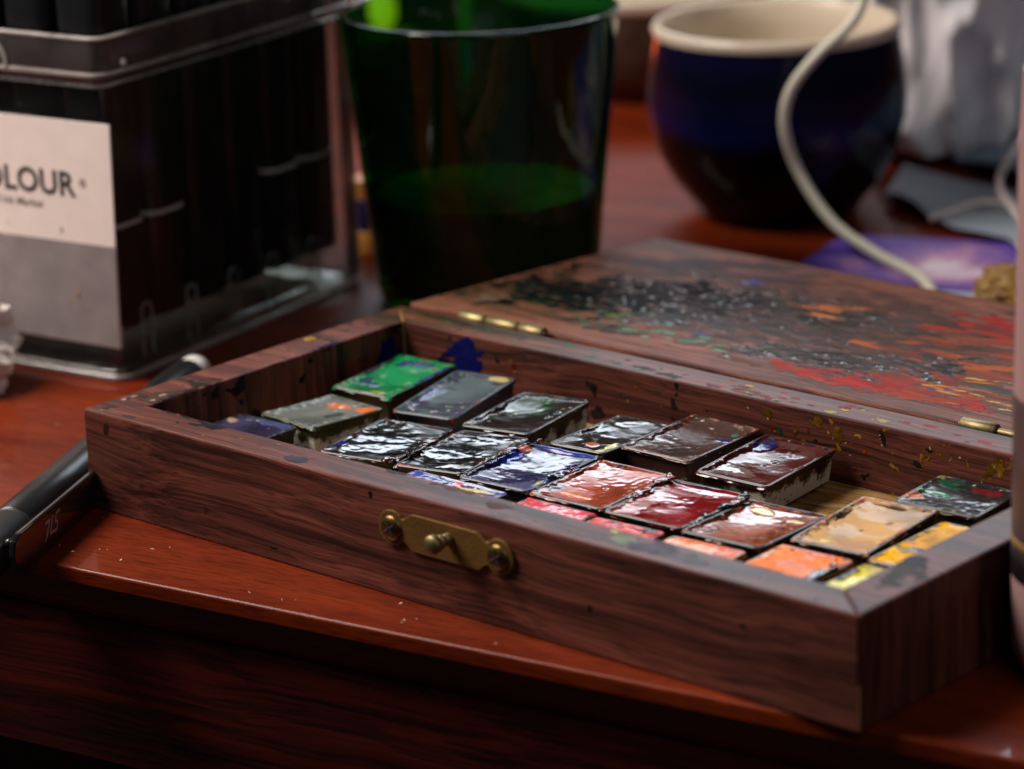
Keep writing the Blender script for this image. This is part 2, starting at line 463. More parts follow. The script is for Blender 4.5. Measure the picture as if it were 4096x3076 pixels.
# ------------------------------------------------------------------ the table
TA = math.radians(9.69)
table = empty('table', (0.0197, -0.0300, 0.0), (0, 0, TA)); props(table, kind='structure')
def profile_slab(name, prof, x0, x1, mat, nx=1):
    n = len(prof); vs = []; fs = []
    for i in range(nx+1):
        x = x0+(x1-x0)*i/nx
        for y, z in prof: vs.append((x, y, z))
    for i in range(nx):
        for j in range(n):
            k = (j+1) % n
            fs.append((i*n+j, (i+1)*n+j, (i+1)*n+k, i*n+k))
    fs.append(tuple(range(n))); fs.append(tuple(range(nx*n, nx*n+n))[::-1])
    o = mk(name, vs, fs, mat, table, smooth=False)
    bm = bmesh.new(); bm.from_mesh(o.data); bmesh.ops.recalc_face_normals(bm, faces=bm.faces); bm.to_mesh(o.data); bm.free()
    return o
nose = [(0.0016*(1-math.cos(math.radians(a)))-0.0016+0.0, -0.0016*(1-math.sin(math.radians(a)))) for a in (90,)]
pr = [(1.4, 0.0), (0.0004, 0.0)]
for a in range(6, 91, 6):
    t = math.radians(a); pr.append((0.0004-0.0008*math.sin(t), -0.0008*(1-math.cos(t))))
pr += [(-0.0004, -0.0034), (0.0000, -0.0040), (0.0060, -0.0122), (0.0062, -0.0132), (0.02, -0.0132), (1.4, -0.0132)]
tt = profile_slab('table_top', pr, -1.3, 0.8, M_table)
tt.data.polygons.foreach_set('use_smooth', [True]*len(tt.data.polygons)); tt.data.set_sharp_from_angle(angle=math.radians(30))
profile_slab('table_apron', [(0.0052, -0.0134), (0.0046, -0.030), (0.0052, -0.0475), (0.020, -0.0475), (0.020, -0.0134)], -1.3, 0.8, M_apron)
profile_slab('dark_backing', [(0.045, -0.0136), (0.045, -0.40), (0.09, -0.40), (0.09, -0.0136)], -1.3, 0.8, M_apron)  # dark panel added behind the apron to close the black gap
# dust flecks and lint on the varnish
vs, fs = [], []
rr = random.Random(5)
for i in range(90):
    if i < 55: x = rr.uniform(0.0, 0.22); y = rr.uniform(-0.030, -0.002)
    else: x = rr.uniform(-0.11, 0.02); y = rr.uniform(0.0, 0.16)
    if y < -0.027+0.171*(x-0.0197): continue
    L = rr.uniform(0.00012, 0.00055); w = rr.uniform(0.00006, 0.00014); a = rr.uniform(0, 3.14)
    b = len(vs)
    for s, t, h in ((-1, -1, 0.00002), (1, -1, 0.00002), (1, 1, 0.00002), (-1, 1, 0.00002), (0, 0, 0.00016)):
        vs.append((x+math.cos(a)*s*L-math.sin(a)*t*w, y+math.sin(a)*s*L+math.cos(a)*t*w, h))
    fs += [(b, b+1, b+4), (b+1, b+2, b+4), (b+2, b+3, b+4), (b+3, b, b+4)]
props(mk('dust', vs, fs, M_dust), 'pale dust flecks lying on the red table top', 'dust', kind='stuff')

# ------------------------------------------------------------------ the paint box
BW, BD, BH = 0.215, 0.1039, 0.0236
TX, TY = 0.0108, 0.0099
FLOOR = 0.0085
box = empty('paint_box')
props(box, 'open walnut watercolour box with brass hinges and a paint smeared lid folded back', 'paint box')
e_ = 0.00006
bf = prism('front_board', [(e_, 0), (BW-e_, 0), (BW-TX-e_, TY), (TX+e_, TY)], 0.0, BH, M_walx, box, 0.0005)
bb = prism('back_board', [(TX+e_, BD-TY), (BW-TX-e_, BD-TY), (BW-e_, BD), (e_, BD)], 0.0, BH, M_walx, box, 0.00045)
bl = prism('side_board', [(0, e_), (TX, TY+e_), (TX, BD-TY-e_), (0, BD-e_)], 0.0, BH-0.00005, M_waly, box, 0.0005)
br = prism('side_board', [(BW-TX, TY+e_), (BW, e_), (BW, BD-e_), (BW-TX, BD-TY-e_)], 0.0, BH-0.00005, M_waly, box, 0.0006)
fb = prism('base_board', [(TX+.0001, TY+.0001), (BW-TX-.0001, TY+.0001), (BW-TX-.0001, BD-TY-.0001), (TX+.0001, BD-TY-.0001)], 0.0004, FLOOR, M_floorw, box, 0.0002)
# glue lines in the corners
tube('glue_line', [(TX+.0001, BD-TY-.0001, FLOOR), (TX+.0001, BD-TY-.0001, BH+0.0001)], 0.00042, M_glue, box, 8)
tube('glue_line', [(TX, BD-TY, BH-0.0001), (TX*0.28, BD-TY*0.28, BH-0.0001)], 0.00033, M_glue, box, 8)
tube('glue_line', [(BW-.0001, .0001, 0.0006), (BW-.0001, .0001, BH*0.40)], 0.00016, M_glue, box, 8)

# --- splatter patches: real thin films of dried paint, cut to irregular outlines
def film(name, parent, O, ud, vd, nrm, mask, col, rough, hgt, cell, thr=0.5, mat=None):
    """O origin, ud/vd unit directions, arrays [nv, nu]; keeps the cells whose mask passes thr"""
    nv, nu = mask.shape
    keep = (mask[:-1, :-1] + mask[1:, :-1] + mask[:-1, 1:] + mask[1:, 1:])/4 > thr
    O = np.array(O, float); ud = np.array(ud, float); vd = np.array(vd, float); nrm = np.array(nrm, float)
    used = np.zeros((nv, nu), bool)
    used[:-1, :-1] |= keep; used[1:, :-1] |= keep; used[:-1, 1:] |= keep; used[1:, 1:] |= keep
    idx = -np.ones((nv, nu), int); n = int(used.sum())
    if n == 0: return None
    idx[used] = np.arange(n)
    jj, ii = np.nonzero(used)
    full = np.zeros((nv, nu)); k = keep.astype(float)
    full[:-1, :-1] += k; full[1:, :-1] += k; full[:-1, 1:] += k; full[1:, 1:] += k
    inner = (full[used] >= 4)
    h = np.where(inner, 0.00005 + hgt[used], 0.00002)
    jx = RNG.uniform(-0.35, 0.35, n)*cell; jy = RNG.uniform(-0.35, 0.35, n)*cell
    V = O + np.outer(ii*cell+jx, ud) + np.outer(jj*cell+jy, vd) + np.outer(h, nrm)
    a, b = np.nonzero(keep)
    F = np.stack([idx[a, b], idx[a, b+1], idx[a+1, b+1], idx[a+1, b]], 1)
    if np.dot(np.cross(ud, vd), nrm) < 0: F = F[:, ::-1]
    o = mk(name, V, F, mat or M_smear, parent, True, False)
    c4 = np.ones((n, 4)); c4[:, :3] = col[used]
    set_attr(o.data, c4, rough[used] if hasattr(rough, 'shape') else np.full(n, rough))
    o['kind'] = 'stuff'
    return o

def spots(nu, nv, cell, items, seed, rough_edge=0.22):
    """items: (u, v, ru, rv, colour) in metres"""
    U, V = np.meshgrid(np.arange(nu)*cell, np.arange(nv)*cell)
    mask = np.zeros((nv, nu)); col = np.zeros((nv, nu, 3)) + 0.02
    nz = fnoise(nv, nu, 6, seed)
    nz2 = fnoise(nv, nu, 2.2, seed+1)
    for (u, v, ru, rv, c) in items:
        d = np.sqrt(((U-u)/ru)**2 + ((V-v)/rv)**2) + rough_edge*nz + 0.5*rough_edge*nz2
        k = d < 1
        mask[k] = 1; col[k] = np.array(c)*(1+0.15*nz[k][:, None])
    return U, V, mask, np.clip(col, 0, 1)

CELL = 0.0003
YEL, ORG, RED = lin(190, 150, 30), lin(190, 80, 25), lin(150, 30, 22)
BLU, GRN, BLK = lin(14, 16, 78), lin(20, 110, 70), (0.010, 0.009, 0.009)
# inner face of the back board
def flecks(nu, nv, seed, layers):
    """layers: (density array or number, feature size in cells, colour); mask by thresholded noise"""
    mask = np.zeros((nv, nu)); col = np.zeros((nv, nu, 3))
    for k, (dens, size, c) in enumerate(layers):
        n = fnoise(nv, nu, size, seed+k*3)+0.45*fnoise(nv, nu, size*0.4, seed+k*3+1)
        m = n > 3.35-dens*2.2
        mask[m] = 1; col[m] = np.array(c)*(1+0.2*fnoise(nv, nu, 3, seed+k*3+2)[m][:, None])
    return mask, np.clip(col, 0, 1)
nu, nv = int((BW-2*TX)/CELL), int((BH-FLOOR)/CELL)
Ub, Vb = np.meshgrid(np.arange(nu)*CELL*1000, np.arange(nv)*CELL*1000)     # mm
right = sstep(75, 110, Ub); rr2 = sstep(125, 150, Ub); hi = sstep(2, 11, Vb); lo = sstep(9, 1, Vb)
midr = np.exp(-((Ub-122)/9)**2)
mk1, c1 = flecks(nu, nv, 700, [(0.78*lo+0.25, 8, (0.014, 0.008, 0.006)), (0.25*(1-right)+0.3, 9, (0.014, 0.009, 0.008)), (0.62*midr*1.3, 9, lin(96, 26, 14)), (0.62*right*(0.35+0.65*hi), 7, lin(92, 64, 14)),
                               (0.50*right*(0.3+0.7*hi)+0.12*rr2, 5, lin(124, 90, 20)), (0.50*right*(1-0.6*rr2), 5, lin(116, 46, 16)), (0.40*right, 3, lin(150, 116, 34)), (0.42*(1-right), 4, lin(20, 60, 46)), (0.40*right*hi, 3, lin(190, 170, 110))])
_, _, mkb, cb = spots(nu, nv, CELL, [(0.0150, 0.0055, 0.0055, 0.0040, lin(10, 10, 40)), (0.0205, 0.0080, 0.0052, 0.0058, BLU)], 26, 0.20)
c1 = np.where(mkb[..., None] > 0, cb, c1); mk1 = np.maximum(mk1, mkb)
r_ = random.Random(3)
film('paint_splatter', bb, (TX, BD-TY-0.00002, FLOOR), (1, 0, 0), (0, 0, 1), (0, -1, 0), mk1, c1, 0.45, np.abs(fnoise(nv, nu, 2, 22))*0.00004, CELL)
# inner face of the left board
nu2 = int((BD-2*TY)/CELL)
Ul, Vl = np.meshgrid(np.arange(nu2)*CELL*1000, np.arange(nv)*CELL*1000)
lo = sstep(10, 0, Vl)
mk2, c2 = flecks(nu2, nv, 800, [(0.85*lo+0.3, 8, (0.008, 0.006, 0.005)), (0.62, 11, (0.012, 0.008, 0.007)), (0.40, 5, lin(20, 24, 70)), (0.34, 4, lin(18, 70, 50)), (0.35*lo, 3, lin(120, 100, 90))])
_, _, mkb, cb = spots(nu2, nv, CELL, [(0.0785, 0.0095, 0.0030, 0.0042, BLU), (0.0825, 0.006, 0.0016, 0.003, lin(12, 12, 50))], 31, 0.22)
c2 = np.where(mkb[..., None] > 0, cb, c2); mk2 = np.maximum(mk2, mkb)
film('paint_splatter', bl, (TX+0.00002, TY, FLOOR), (0, 1, 0), (0, 0, 1), (1, 0, 0), mk2, c2, 0.45, np.abs(fnoise(nv, nu2, 2, 32))*0.00004, CELL)
# top of the front board
nu3, nv3 = int(BW/CELL), int(TY/CELL)
VIO, GGR = lin(70, 62, 80), lin(104, 112, 92)
it = [(0.0653, 0.0029, 0.0032, 0.0017, lin(62, 56, 66)), (0.0033, 0.0030, 0.0020, 0.0012, lin(60, 45, 45)), (0.0136, 0.0019, 0.0022, 0.0010, lin(62, 48, 50)),
      (0.0337, 0.0085, 0.0042, 0.0020, lin(34, 32, 40)), (0.0300, 0.0066, 0.0020, 0.0008, lin(34, 32, 40)),
      (0.0240, 0.0093, 0.0016, 0.0008, (0.02, 0.016, 0.015)), (0.0190, 0.0094, 0.0024, 0.0006, (0.03, 0.018, 0.015)),
      (0.1507, 0.0081, 0.0014, 0.0011, lin(176, 172, 96)), (0.1545, 0.0056, 0.0042, 0.0026, GGR), (0.1612, 0.0058, 0.0052, 0.0028, VIO),
      (0.1707, 0.0046, 0.0060, 0.0020, lin(86, 84, 90)), (0.1450, 0.0030, 0.0020, 0.0008, lin(95, 85, 88)),
      (0.1060, 0.0085, 0.0055, 0.0012, lin(84, 40, 28)), (0.1213, 0.0060, 0.0042, 0.0016, lin(60, 32, 28)), (0.1238, 0.0066, 0.0015, 0.0008, lin(40, 30, 34)),
      (0.1235, 0.0014, 0.0032, 0.0009, lin(96, 88, 92)), (0.0895, 0.0092, 0.003, 0.0010, (0.03, 0.02, 0.02)), (0.075, 0.0096, 0.006, 0.0006, (0.02, 0.016, 0.016)),
      (0.060, 0.0098, 0.006, 0.0005, (0.03, 0.02, 0.02)), (0.1875, 0.0096, 0.004, 0.0006, (0.03, 0.02, 0.02))]
for k in range(60):
    s = r_.uniform(0.00025, 0.0006)
    it.append((r_.uniform(0, 0.21), r_.uniform(0.0008, 0.0095), s, s*0.8, r_.choice([lin(170, 140, 130), (0.02, 0.015, 0.02), lin(150, 120, 60), lin(60, 50, 70), lin(120, 70, 60)])))
_, _, mk3, c3 = spots(nu3, nv3, CELL, it, 41, 0.18)
Uu, Vv = np.meshgrid(np.arange(nu3)*CELL, np.arange(nv3)*CELL)
mk3[(Uu < Vv*TX/TY+0.0008) | (Uu > BW-Vv*TX/TY-0.0008) | (Vv < 0.0007)] = 0
film('paint_splatter', bf, (0, 0, BH+0.00002), (1, 0, 0), (0, 1, 0), (0, 0, 1), mk3, c3, 0.5, np.zeros((nv3, nu3)), CELL)
nvf = int(BH/CELL)
_, _, mkf, cf = spots(nu3, nvf, CELL, [(0.0390, 0.0075, 0.0010, 0.0014, (0.030, 0.012, 0.009)), (0.0075, 0.0200, 0.0009, 0.0012, (0.034, 0.013, 0.010)), (0.0905, 0.0215, 0.0007, 0.0009, (0.014, 0.008, 0.008)),
    (0.150, 0.0100, 0.0006, 0.0008, (0.014, 0.008, 0.008)), (0.188, 0.0150, 0.0009, 0.0005, (0.02, 0.012, 0.01)), (0.060, 0.0030, 0.0012, 0.0004, (0.02, 0.012, 0.01))], 47, 0.2)
film('paint_splatter', bf, (0, -0.00002, 0), (1, 0, 0), (0, 0, 1), (0, -1, 0), mkf, cf, 0.5, np.zeros((nvf, nu3)), CELL)
# top of the back board
it = []
for k in range(70):
    u = r_.uniform(0.02, 0.20); s = r_.uniform(0.0003, 0.0009)
    it.append((u, r_.triangular(0.0005, 0.0095, 0.0012), s*r_.uniform(1, 2), s*0.8,
               r_.choice([GRN, (0.02, 0.015, 0.02), lin(70, 60, 62)] if u < 0.10 else [RED, ORG, YEL, (0.02, 0.015, 0.015), lin(170, 160, 110), lin(96, 40, 30)])))
for k in range(16):
    it.append((r_.uniform(0.100, 0.128), r_.uniform(0.001, 0.0055), r_.uniform(0.001, 0.003), r_.uniform(0.0004, 0.001), lin(104, 34, 22)))
it += [(0.083, 0.003, 0.0022, 0.0010, (0.02, 0.018, 0.02)), (0.094, 0.0022, 0.0040, 0.0012, lin(40, 36, 22)), (0.152, 0.0026, 0.0020, 0.0014, lin(150, 130, 92)),
       (0.139, 0.0012, 0.0018, 0.0010, lin(150, 140, 50))]
_, _, mk4, c4_ = spots(nu3, nv3, CELL, it, 51, 0.25)
mk4[(Uu < TX-Vv*TX/TY+0.0012) | (Uu > BW-TX+Vv*TX/TY-0.0012) | (Vv > TY-0.001)] = 0
film('paint_splatter', bb, (0, BD-TY+0.0004, BH+0.00002), (1, 0, 0), (0, 1, 0), (0, 0, 1), mk4, c4_, 0.45, np.zeros((nv3, nu3)), CELL)
# tops of the side boards
nu5, nv5 = int(BD/CELL), int(TX/CELL)
it = [(0.0695, 0.0026, 0.0014, 0.0009, lin(180, 140, 30)), (0.021, 0.0100, 0.007, 0.0010, (0.02, 0.018, 0.016)), (0.030, 0.0085, 0.004, 0.003, (0.035, 0.022, 0.018)),
      (0.016, 0.0075, 0.005, 0.0022, lin(74, 58, 46)), (0.067, 0.0102, 0.004, 0.0007, BLU), (0.050, 0.0103, 0.005, 0.0005, lin(150, 110, 100))]
for k in range(30):
    s = r_.uniform(0.0002, 0.0006); it.append((r_.uniform(0.01, 0.09), r_.uniform(0.001, 0.0105), s*1.5, s, r_.choice([lin(170, 140, 130), (0.02, 0.015, 0.02), BLU, lin(140, 110, 60)])))
_, _, mk5, c5 = spots(nu5, nv5, CELL, it, 61, 0.28)
U5, V5 = np.meshgrid(np.arange(nu5)*CELL, np.arange(nv5)*CELL)
mk5[(U5 < V5*TY/TX+0.0008) | (U5 > BD-V5*TY/TX-0.0008) | (V5 < 0.0008)] = 0
film('paint_splatter', bl, (0, 0, BH-0.00002), (0, 1, 0), (1, 0, 0), (0, 0, 1), mk5, c5, 0.5, np.zeros((nv5, nu5)), CELL)
it = [(0.0175, 0.0062, 0.0052, 0.0026, lin(44, 36, 36)), (0.0270, 0.0080, 0.0040, 0.0026, lin(36, 34, 38)), (0.023, 0.0055, 0.0030, 0.0040, lin(52, 42, 40)),
      (0.063, 0.0012, 0.004, 0.0007, lin(120, 116, 128)), (0.072, 0.0015, 0.003, 0.0008, lin(110, 106, 118))]
_, _, mk6, c6 = spots(nu5, nv5, CELL, it, 71, 0.28)
mk6[(U5 < V5*TY/TX+0.0008) | (U5 > BD-V5*TY/TX-0.0008) | (V5 < 0.0006)] = 0
film('paint_splatter', br, (BW, 0, BH-0.00002), (0, 1, 0), (-1, 0, 0), (0, 0, 1), mk6, c6, 0.5, np.zeros((nv5, nu5)), CELL)
# bottom of the tray
nu7, nv7 = int((BW-2*TX)/0.0004), int((BD-2*TY)/0.0004)
it = []
for k in range(90):
    s = r_.uniform(0.0008, 0.004); it.append((r_.uniform(0, 0.19), r_.uniform(0, 0.083), s*1.6, s, r_.choice([lin(150, 100, 12), lin(90, 50, 12), (0.02, 0.012, 0.008), (0.03, 0.018, 0.01), lin(170, 120, 20), lin(90, 20, 14)])))
_, _, mk7, c7 = spots(nu7, nv7, 0.0004, it, 81, 0.35)
film('paint_splatter', fb, (TX, TY, FLOOR+0.00002), (1, 0, 0), (0, 1, 0), (0, 0, 1), mk7, c7, 0.45, np.zeros((nv7, nu7)), 0.0004)

# --- lid, folded back flat
LT, LD = 0.0180, 0.0970
lid = prism('lid', [(0, 0), (BW, 0), (BW, LD), (0, LD)], -LT, 0.0, M_lid, box, 0.0006)
lid.location = (-0.0009, BD+0.0047, 0.0231)
lid.rotation_euler = (-0.0412, 0, -0.0091)
LC = 0.0003
nlx, nly = int((BW-0.003)/LC), int((LD-0.004)/LC)
UL, VL = np.meshgrid(np.arange(nlx)*LC*1000+1.5, np.arange(nly)*LC*1000+2)   # mm on the lid
lcov = np.zeros((nly, nlx)); lcol = np.zeros((nly, nlx, 3)) + np.array((0.13, 0.055, 0.034)); lh = np.zeros((nly, nlx)); lr_ = np.full((nly, nlx), 0.5)
bris = [fnoise(nly, nlx, 1.8, 300+k, 12)+0.5*fnoise(nly, nlx, 5, 330+k, 16) for k in range(4)] ; grain = fnoise(nly, nlx, 1.6, 310); clump = fnoise(nly, nlx, 4.5, 311, 8)
def strokes(n, x0, y0, x1, y1, sp, cols, L, Wd, hgt, rough, op=1.0, ang=20, seed=0):
    q = random.Random(seed)
    for i in range(n):
        t = q.random(); cx = x0+(x1-x0)*t+q.gauss(0, sp); cy = y0+(y1-y0)*t+q.gauss(0, sp)
        a = math.radians(q.gauss(8, ang)); l = L*q.uniform(0.4, 1.3); w = Wd*q.uniform(0.4, 1.3)
        c = np.array(q.choice(cols))*q.uniform(0.75, 1.25)
        R_ = l+w
        i0, i1 = max(0, int((cx-R_)/0.3)), min(nlx, int((cx+R_)/0.3)); j0, j1 = max(0, int((cy-R_)/0.3)), min(nly, int((cy+R_)/0.3))
        if i1-i0 < 2 or j1-j0 < 2: continue
        sl = (slice(j0, j1), slice(i0, i1))
        dx, dy = UL[sl]-cx, VL[sl]-cy
        s = dx*math.cos(a)+dy*math.sin(a); v = -dx*math.sin(a)+dy*math.cos(a)
        d = np.maximum(np.abs(s)/l, 0)**2.2 + (np.abs(v)/w)**2.2
        m = 1 - d + 0.50*bris[i % 4][sl] + 0.25*grain[sl]
        m = sstep(0.0, 0.7, m)*op
        lcol[sl] = lcol[sl]*(1-m[..., None]) + c*m[..., None]
        lcov[sl] = np.maximum(lcov[sl], m)
        lh[sl] = np.maximum(lh[sl]*(1-0.3*m), 0.28*hgt*m*(0.5+0.5*np.tanh(0.9*clump[sl]+0.35*bris[(i+1) % 4][sl])))
        lr_[sl] = lr_[sl]*(1-m)+rough*m
BR1, BR2 = lin(78, 42, 32), lin(52, 30, 26)
BKS = [(0.006, 0.006, 0.007), (0.008, 0.0065, 0.0065), (0.010, 0.011, 0.015)]
strokes(160, 20, 25, 190, 75, 15, [BR1, BR2, lin(96, 60, 50), lin(60, 38, 34)], 9, 2.2, 0.00002, 0.5, 0.65, 16, 1)
strokes(34, 15, 72, 60, 80, 6, [lin(46, 44, 48), lin(60, 50, 50), lin(38, 34, 36), lin(44, 40, 58)], 8, 2.6, 0.00004, 0.45, 0.8, 12, 2)
strokes(30, 55, 75, 110, 74, 7, [lin(70, 48, 44), lin(52, 40, 44), lin(90, 50, 42)], 9, 2, 0.00003, 0.5, 0.7, 12, 3)
strokes(90, 55, 38, 120, 50, 10, [BR2, (0.012, 0.010, 0.010), lin(40, 26, 24), lin(60, 30, 24)], 7, 1.8, 0.00006, 0.4, 0.85, 20, 4)
strokes(80, 20, 30, 200, 60, 14, [BR1, BR2, (0.012, 0.009, 0.009), lin(80, 42, 32)], 8, 1.4, 0.00001, 0.6, 0.35, 14, 40)
strokes(300, 12, 32, 54, 40, 9.5, BKS, 5.0, 1.9, 0.00032, 0.17, 1, 26, 5)
strokes(150, 34, 52, 70, 52, 7.0, BKS, 4.6, 1.8, 0.00030, 0.17, 1, 26, 6)
strokes(150, 62, 58, 102, 54, 7.0, BKS+[lin(40, 20, 16)], 4.4, 1.5, 0.00028, 0.18, 1, 26, 7)
strokes(90, 50, 30, 100, 38, 8, BKS+[BR2, (0.02, 0.014, 0.012)], 5, 1.5, 0.0002, 0.28, 0.9, 22, 71)
strokes(26, 48, 14, 92, 18, 2.5, [GRN, lin(60, 140, 100), lin(24, 80, 56), lin(90, 120, 100)], 3.0, 0.9, 0.00012, 0.3, 0.9, 15, 8)
strokes(14, 40, 21, 58, 24, 3, [lin(24, 90, 60), lin(96, 100, 40), lin(40, 110, 80)], 2.4, 0.9, 0.00015, 0.3, 0.9, 15, 81)
strokes(70, 112, 12, 152, 14, 6, [lin(160, 32, 28), lin(176, 46, 36), lin(136, 40, 28), lin(150, 62, 38)], 7, 2.0, 0.00003, 0.6, 0.85, 14, 9)
strokes(26, 128, 24, 150, 28, 5, [lin(140, 38, 32), lin(124, 54, 34)], 6, 1.8, 0.00003, 0.6, 0.8, 14, 10)
strokes(30, 122, 72, 150, 82, 6, [lin(150, 32, 30), lin(164, 40, 38), lin(110, 34, 30)], 6, 2, 0.00003, 0.6, 0.85, 14, 11)
strokes(60, 122, 44, 200, 50, 8, [lin(160, 72, 26), lin(174, 88, 30), lin(130, 60, 30), lin(140, 54, 28)], 8, 2.0, 0.00003, 0.6, 0.8, 12, 12)
strokes(40, 142, 19, 205, 20, 6, [lin(196, 160, 66), lin(186, 120, 40), lin(170, 90, 30), lin(200, 170, 90)], 5, 1.0, 0.00003, 0.6, 0.8, 12, 13)
strokes(30, 160, 30, 205, 70, 9, [lin(160, 50, 30), lin(176, 90, 36), lin(110, 50, 34)], 7, 2, 0.00003, 0.6, 0.8, 14, 131)
strokes(150, 96, 21, 136, 31, 4.6, BKS, 4.2, 1.6, 0.00036, 0.2, 1, 26, 14)
strokes(22, 108, 14, 124, 17, 2.6, BKS+[lin(70, 20, 18)], 2.6, 0.9, 0.00025, 0.22, 1, 26, 15)
strokes(12, 150, 28, 175, 28, 2, [lin(36, 34, 22), lin(30, 36, 24)], 5, 1.4, 0.00012, 0.32, 0.95, 8, 16)
strokes(9, 72, 60, 96, 66, 3, [lin(176, 104, 36), lin(160, 84, 32)], 4.5, 1.0, 0.00018, 0.32, 1, 10, 17)
strokes(4, 52, 72, 53, 72, 0.9, [lin(34, 34, 150)], 2.2, 1.3, 0.00030, 0.2, 1, 10, 18)
strokes(4, 73, 24, 76, 24, 0.8, [lin(30, 34, 110)], 2.0, 0.8, 0.0002, 0.3, 1, 10, 19)
strokes(4, 146, 17, 150, 22, 0.8, [lin(28, 28, 120)], 1.8, 0.7, 0.0002, 0.3, 1, 10, 20)
strokes(8, 10, 14, 16, 17, 1.5, [lin(112, 98, 84), lin(96, 84, 76)], 3, 1.0, 0.00006, 0.5, 0.8, 10, 21)
strokes(50, 12, 12, 160, 60, 12, [lin(150, 140, 140), lin(100, 96, 110), lin(60, 110, 90), lin(160, 120, 70), lin(140, 60, 50), lin(30, 30, 40)], 1.2, 0.6, 0.00015, 0.3, 0.9, 25, 22)
edge = np.minimum(np.minimum(UL-2, 212-UL), np.minimum(VL-7+1.5*clump, 95-VL+1.5*clump))
lcov *= sstep(0.0, 2.0, edge)
rg = lh/0.0003
spark = sstep(1.8, 2.5, fnoise(nly, nlx, 3.2, 345)+0.3*clump)
# a few wet crests stand up from the thick dark patches
lh = lh + 0.00016*spark*(lr_ < 0.3)*lcov + 0.000010*np.abs(grain)*(lcov > 0.3)
film('dried_paint', lid, (0.0015, 0.002, 0.00003), (1, 0, 0), (0, 1, 0), (0, 0, 1), lcov, np.clip(lcol, 0, 1), lr_, np.maximum(lh, 0), LC, 0.18)

# --- hinges in the gap
def hinge(spans, pinspan):
    h = empty('hinge'); h.parent = box
    for x0, x1 in spans:
        tube('knuckle', [(x0, BD+0.0022, 0.0232), (x0+0.0003, BD+0.0022, 0.0232), (x1-0.0003, BD+0.0022, 0.0232), (x1, BD+0.0022, 0.0232)], [0.0014, 0.0017, 0.0017, 0.0014], M_brass, h, 20)
    tube('pin', [(pinspan[0], BD+0.0022, 0.0232), (pinspan[1], BD+0.0022, 0.0232)], 0.0009, M_brass, h, 14)
hinge([(0.0190, 0.0272), (0.0278, 0.0378), (0.0384, 0.0462)], (0.0186, 0.0466))
hinge([(0.1660, 0.1752), (0.1806, 0.1892)], (0.1656, 0.1900))

# --- brass catch on the front
catch = empty('catch_plate', (0.1118, 0.0, 0.0157)); catch.parent = box
poly = []
half = [(9.2, 4.1), (11.4, 2.5), (12.3, 2.6)]
for a in range(130, -131, -20):
    half.append((14.9+3.9*math.cos(math.radians(a)), 3.9*math.sin(math.radians(a))))
half += [(12.3, -2.6), (11.4, -2.5), (9.2, -4.1)]
poly = [(x/1000, z/1000) for x, z in half] + [(-x/1000, -z/1000) for x, z in half]
prism('plate', poly, -0.0008, -0.00005, M_brassp, catch, 0.00018, 2, axis='y')
def ydisc(name, prof, x, z, mat, parent, seg=28):
    o = lathe(name, prof, mat, parent, seg); o.rotation_euler = (math.radians(90), 0, 0); o.location = (x, 0, z)
    return o
for s in (-1, 1):
    sc = ydisc('screw', [(0.0028, 0.0007), (0.0028, 0.0010), (0.0025, 0.0014), (0.0015, 0.0017), (0.0, 0.0018)], s*0.0148, 0, M_screw, catch)
    for k in range(2):
        a = math.radians(35+90*k)
        c_, s_ = math.cos(a)*0.0016, math.sin(a)*0.0016
        tube('slot', [(-c_, -s_, 0.00170), (c_, s_, 0.00170)], 0.00030, M_print, sc, 6)
ydisc('stud', [(0.0013, 0.0006), (0.0013, 0.0022), (0.0011, 0.0024), (0.0011, 0.0028), (0.0015, 0.0031), (0.0015, 0.0036), (0.0012, 0.0039), (0.0012, 0.0043),
               (0.0020, 0.0048), (0.0021, 0.0060), (0.0017, 0.0066), (0.0, 0.0067)], 0.0014, 0.0012, M_brass, catch)

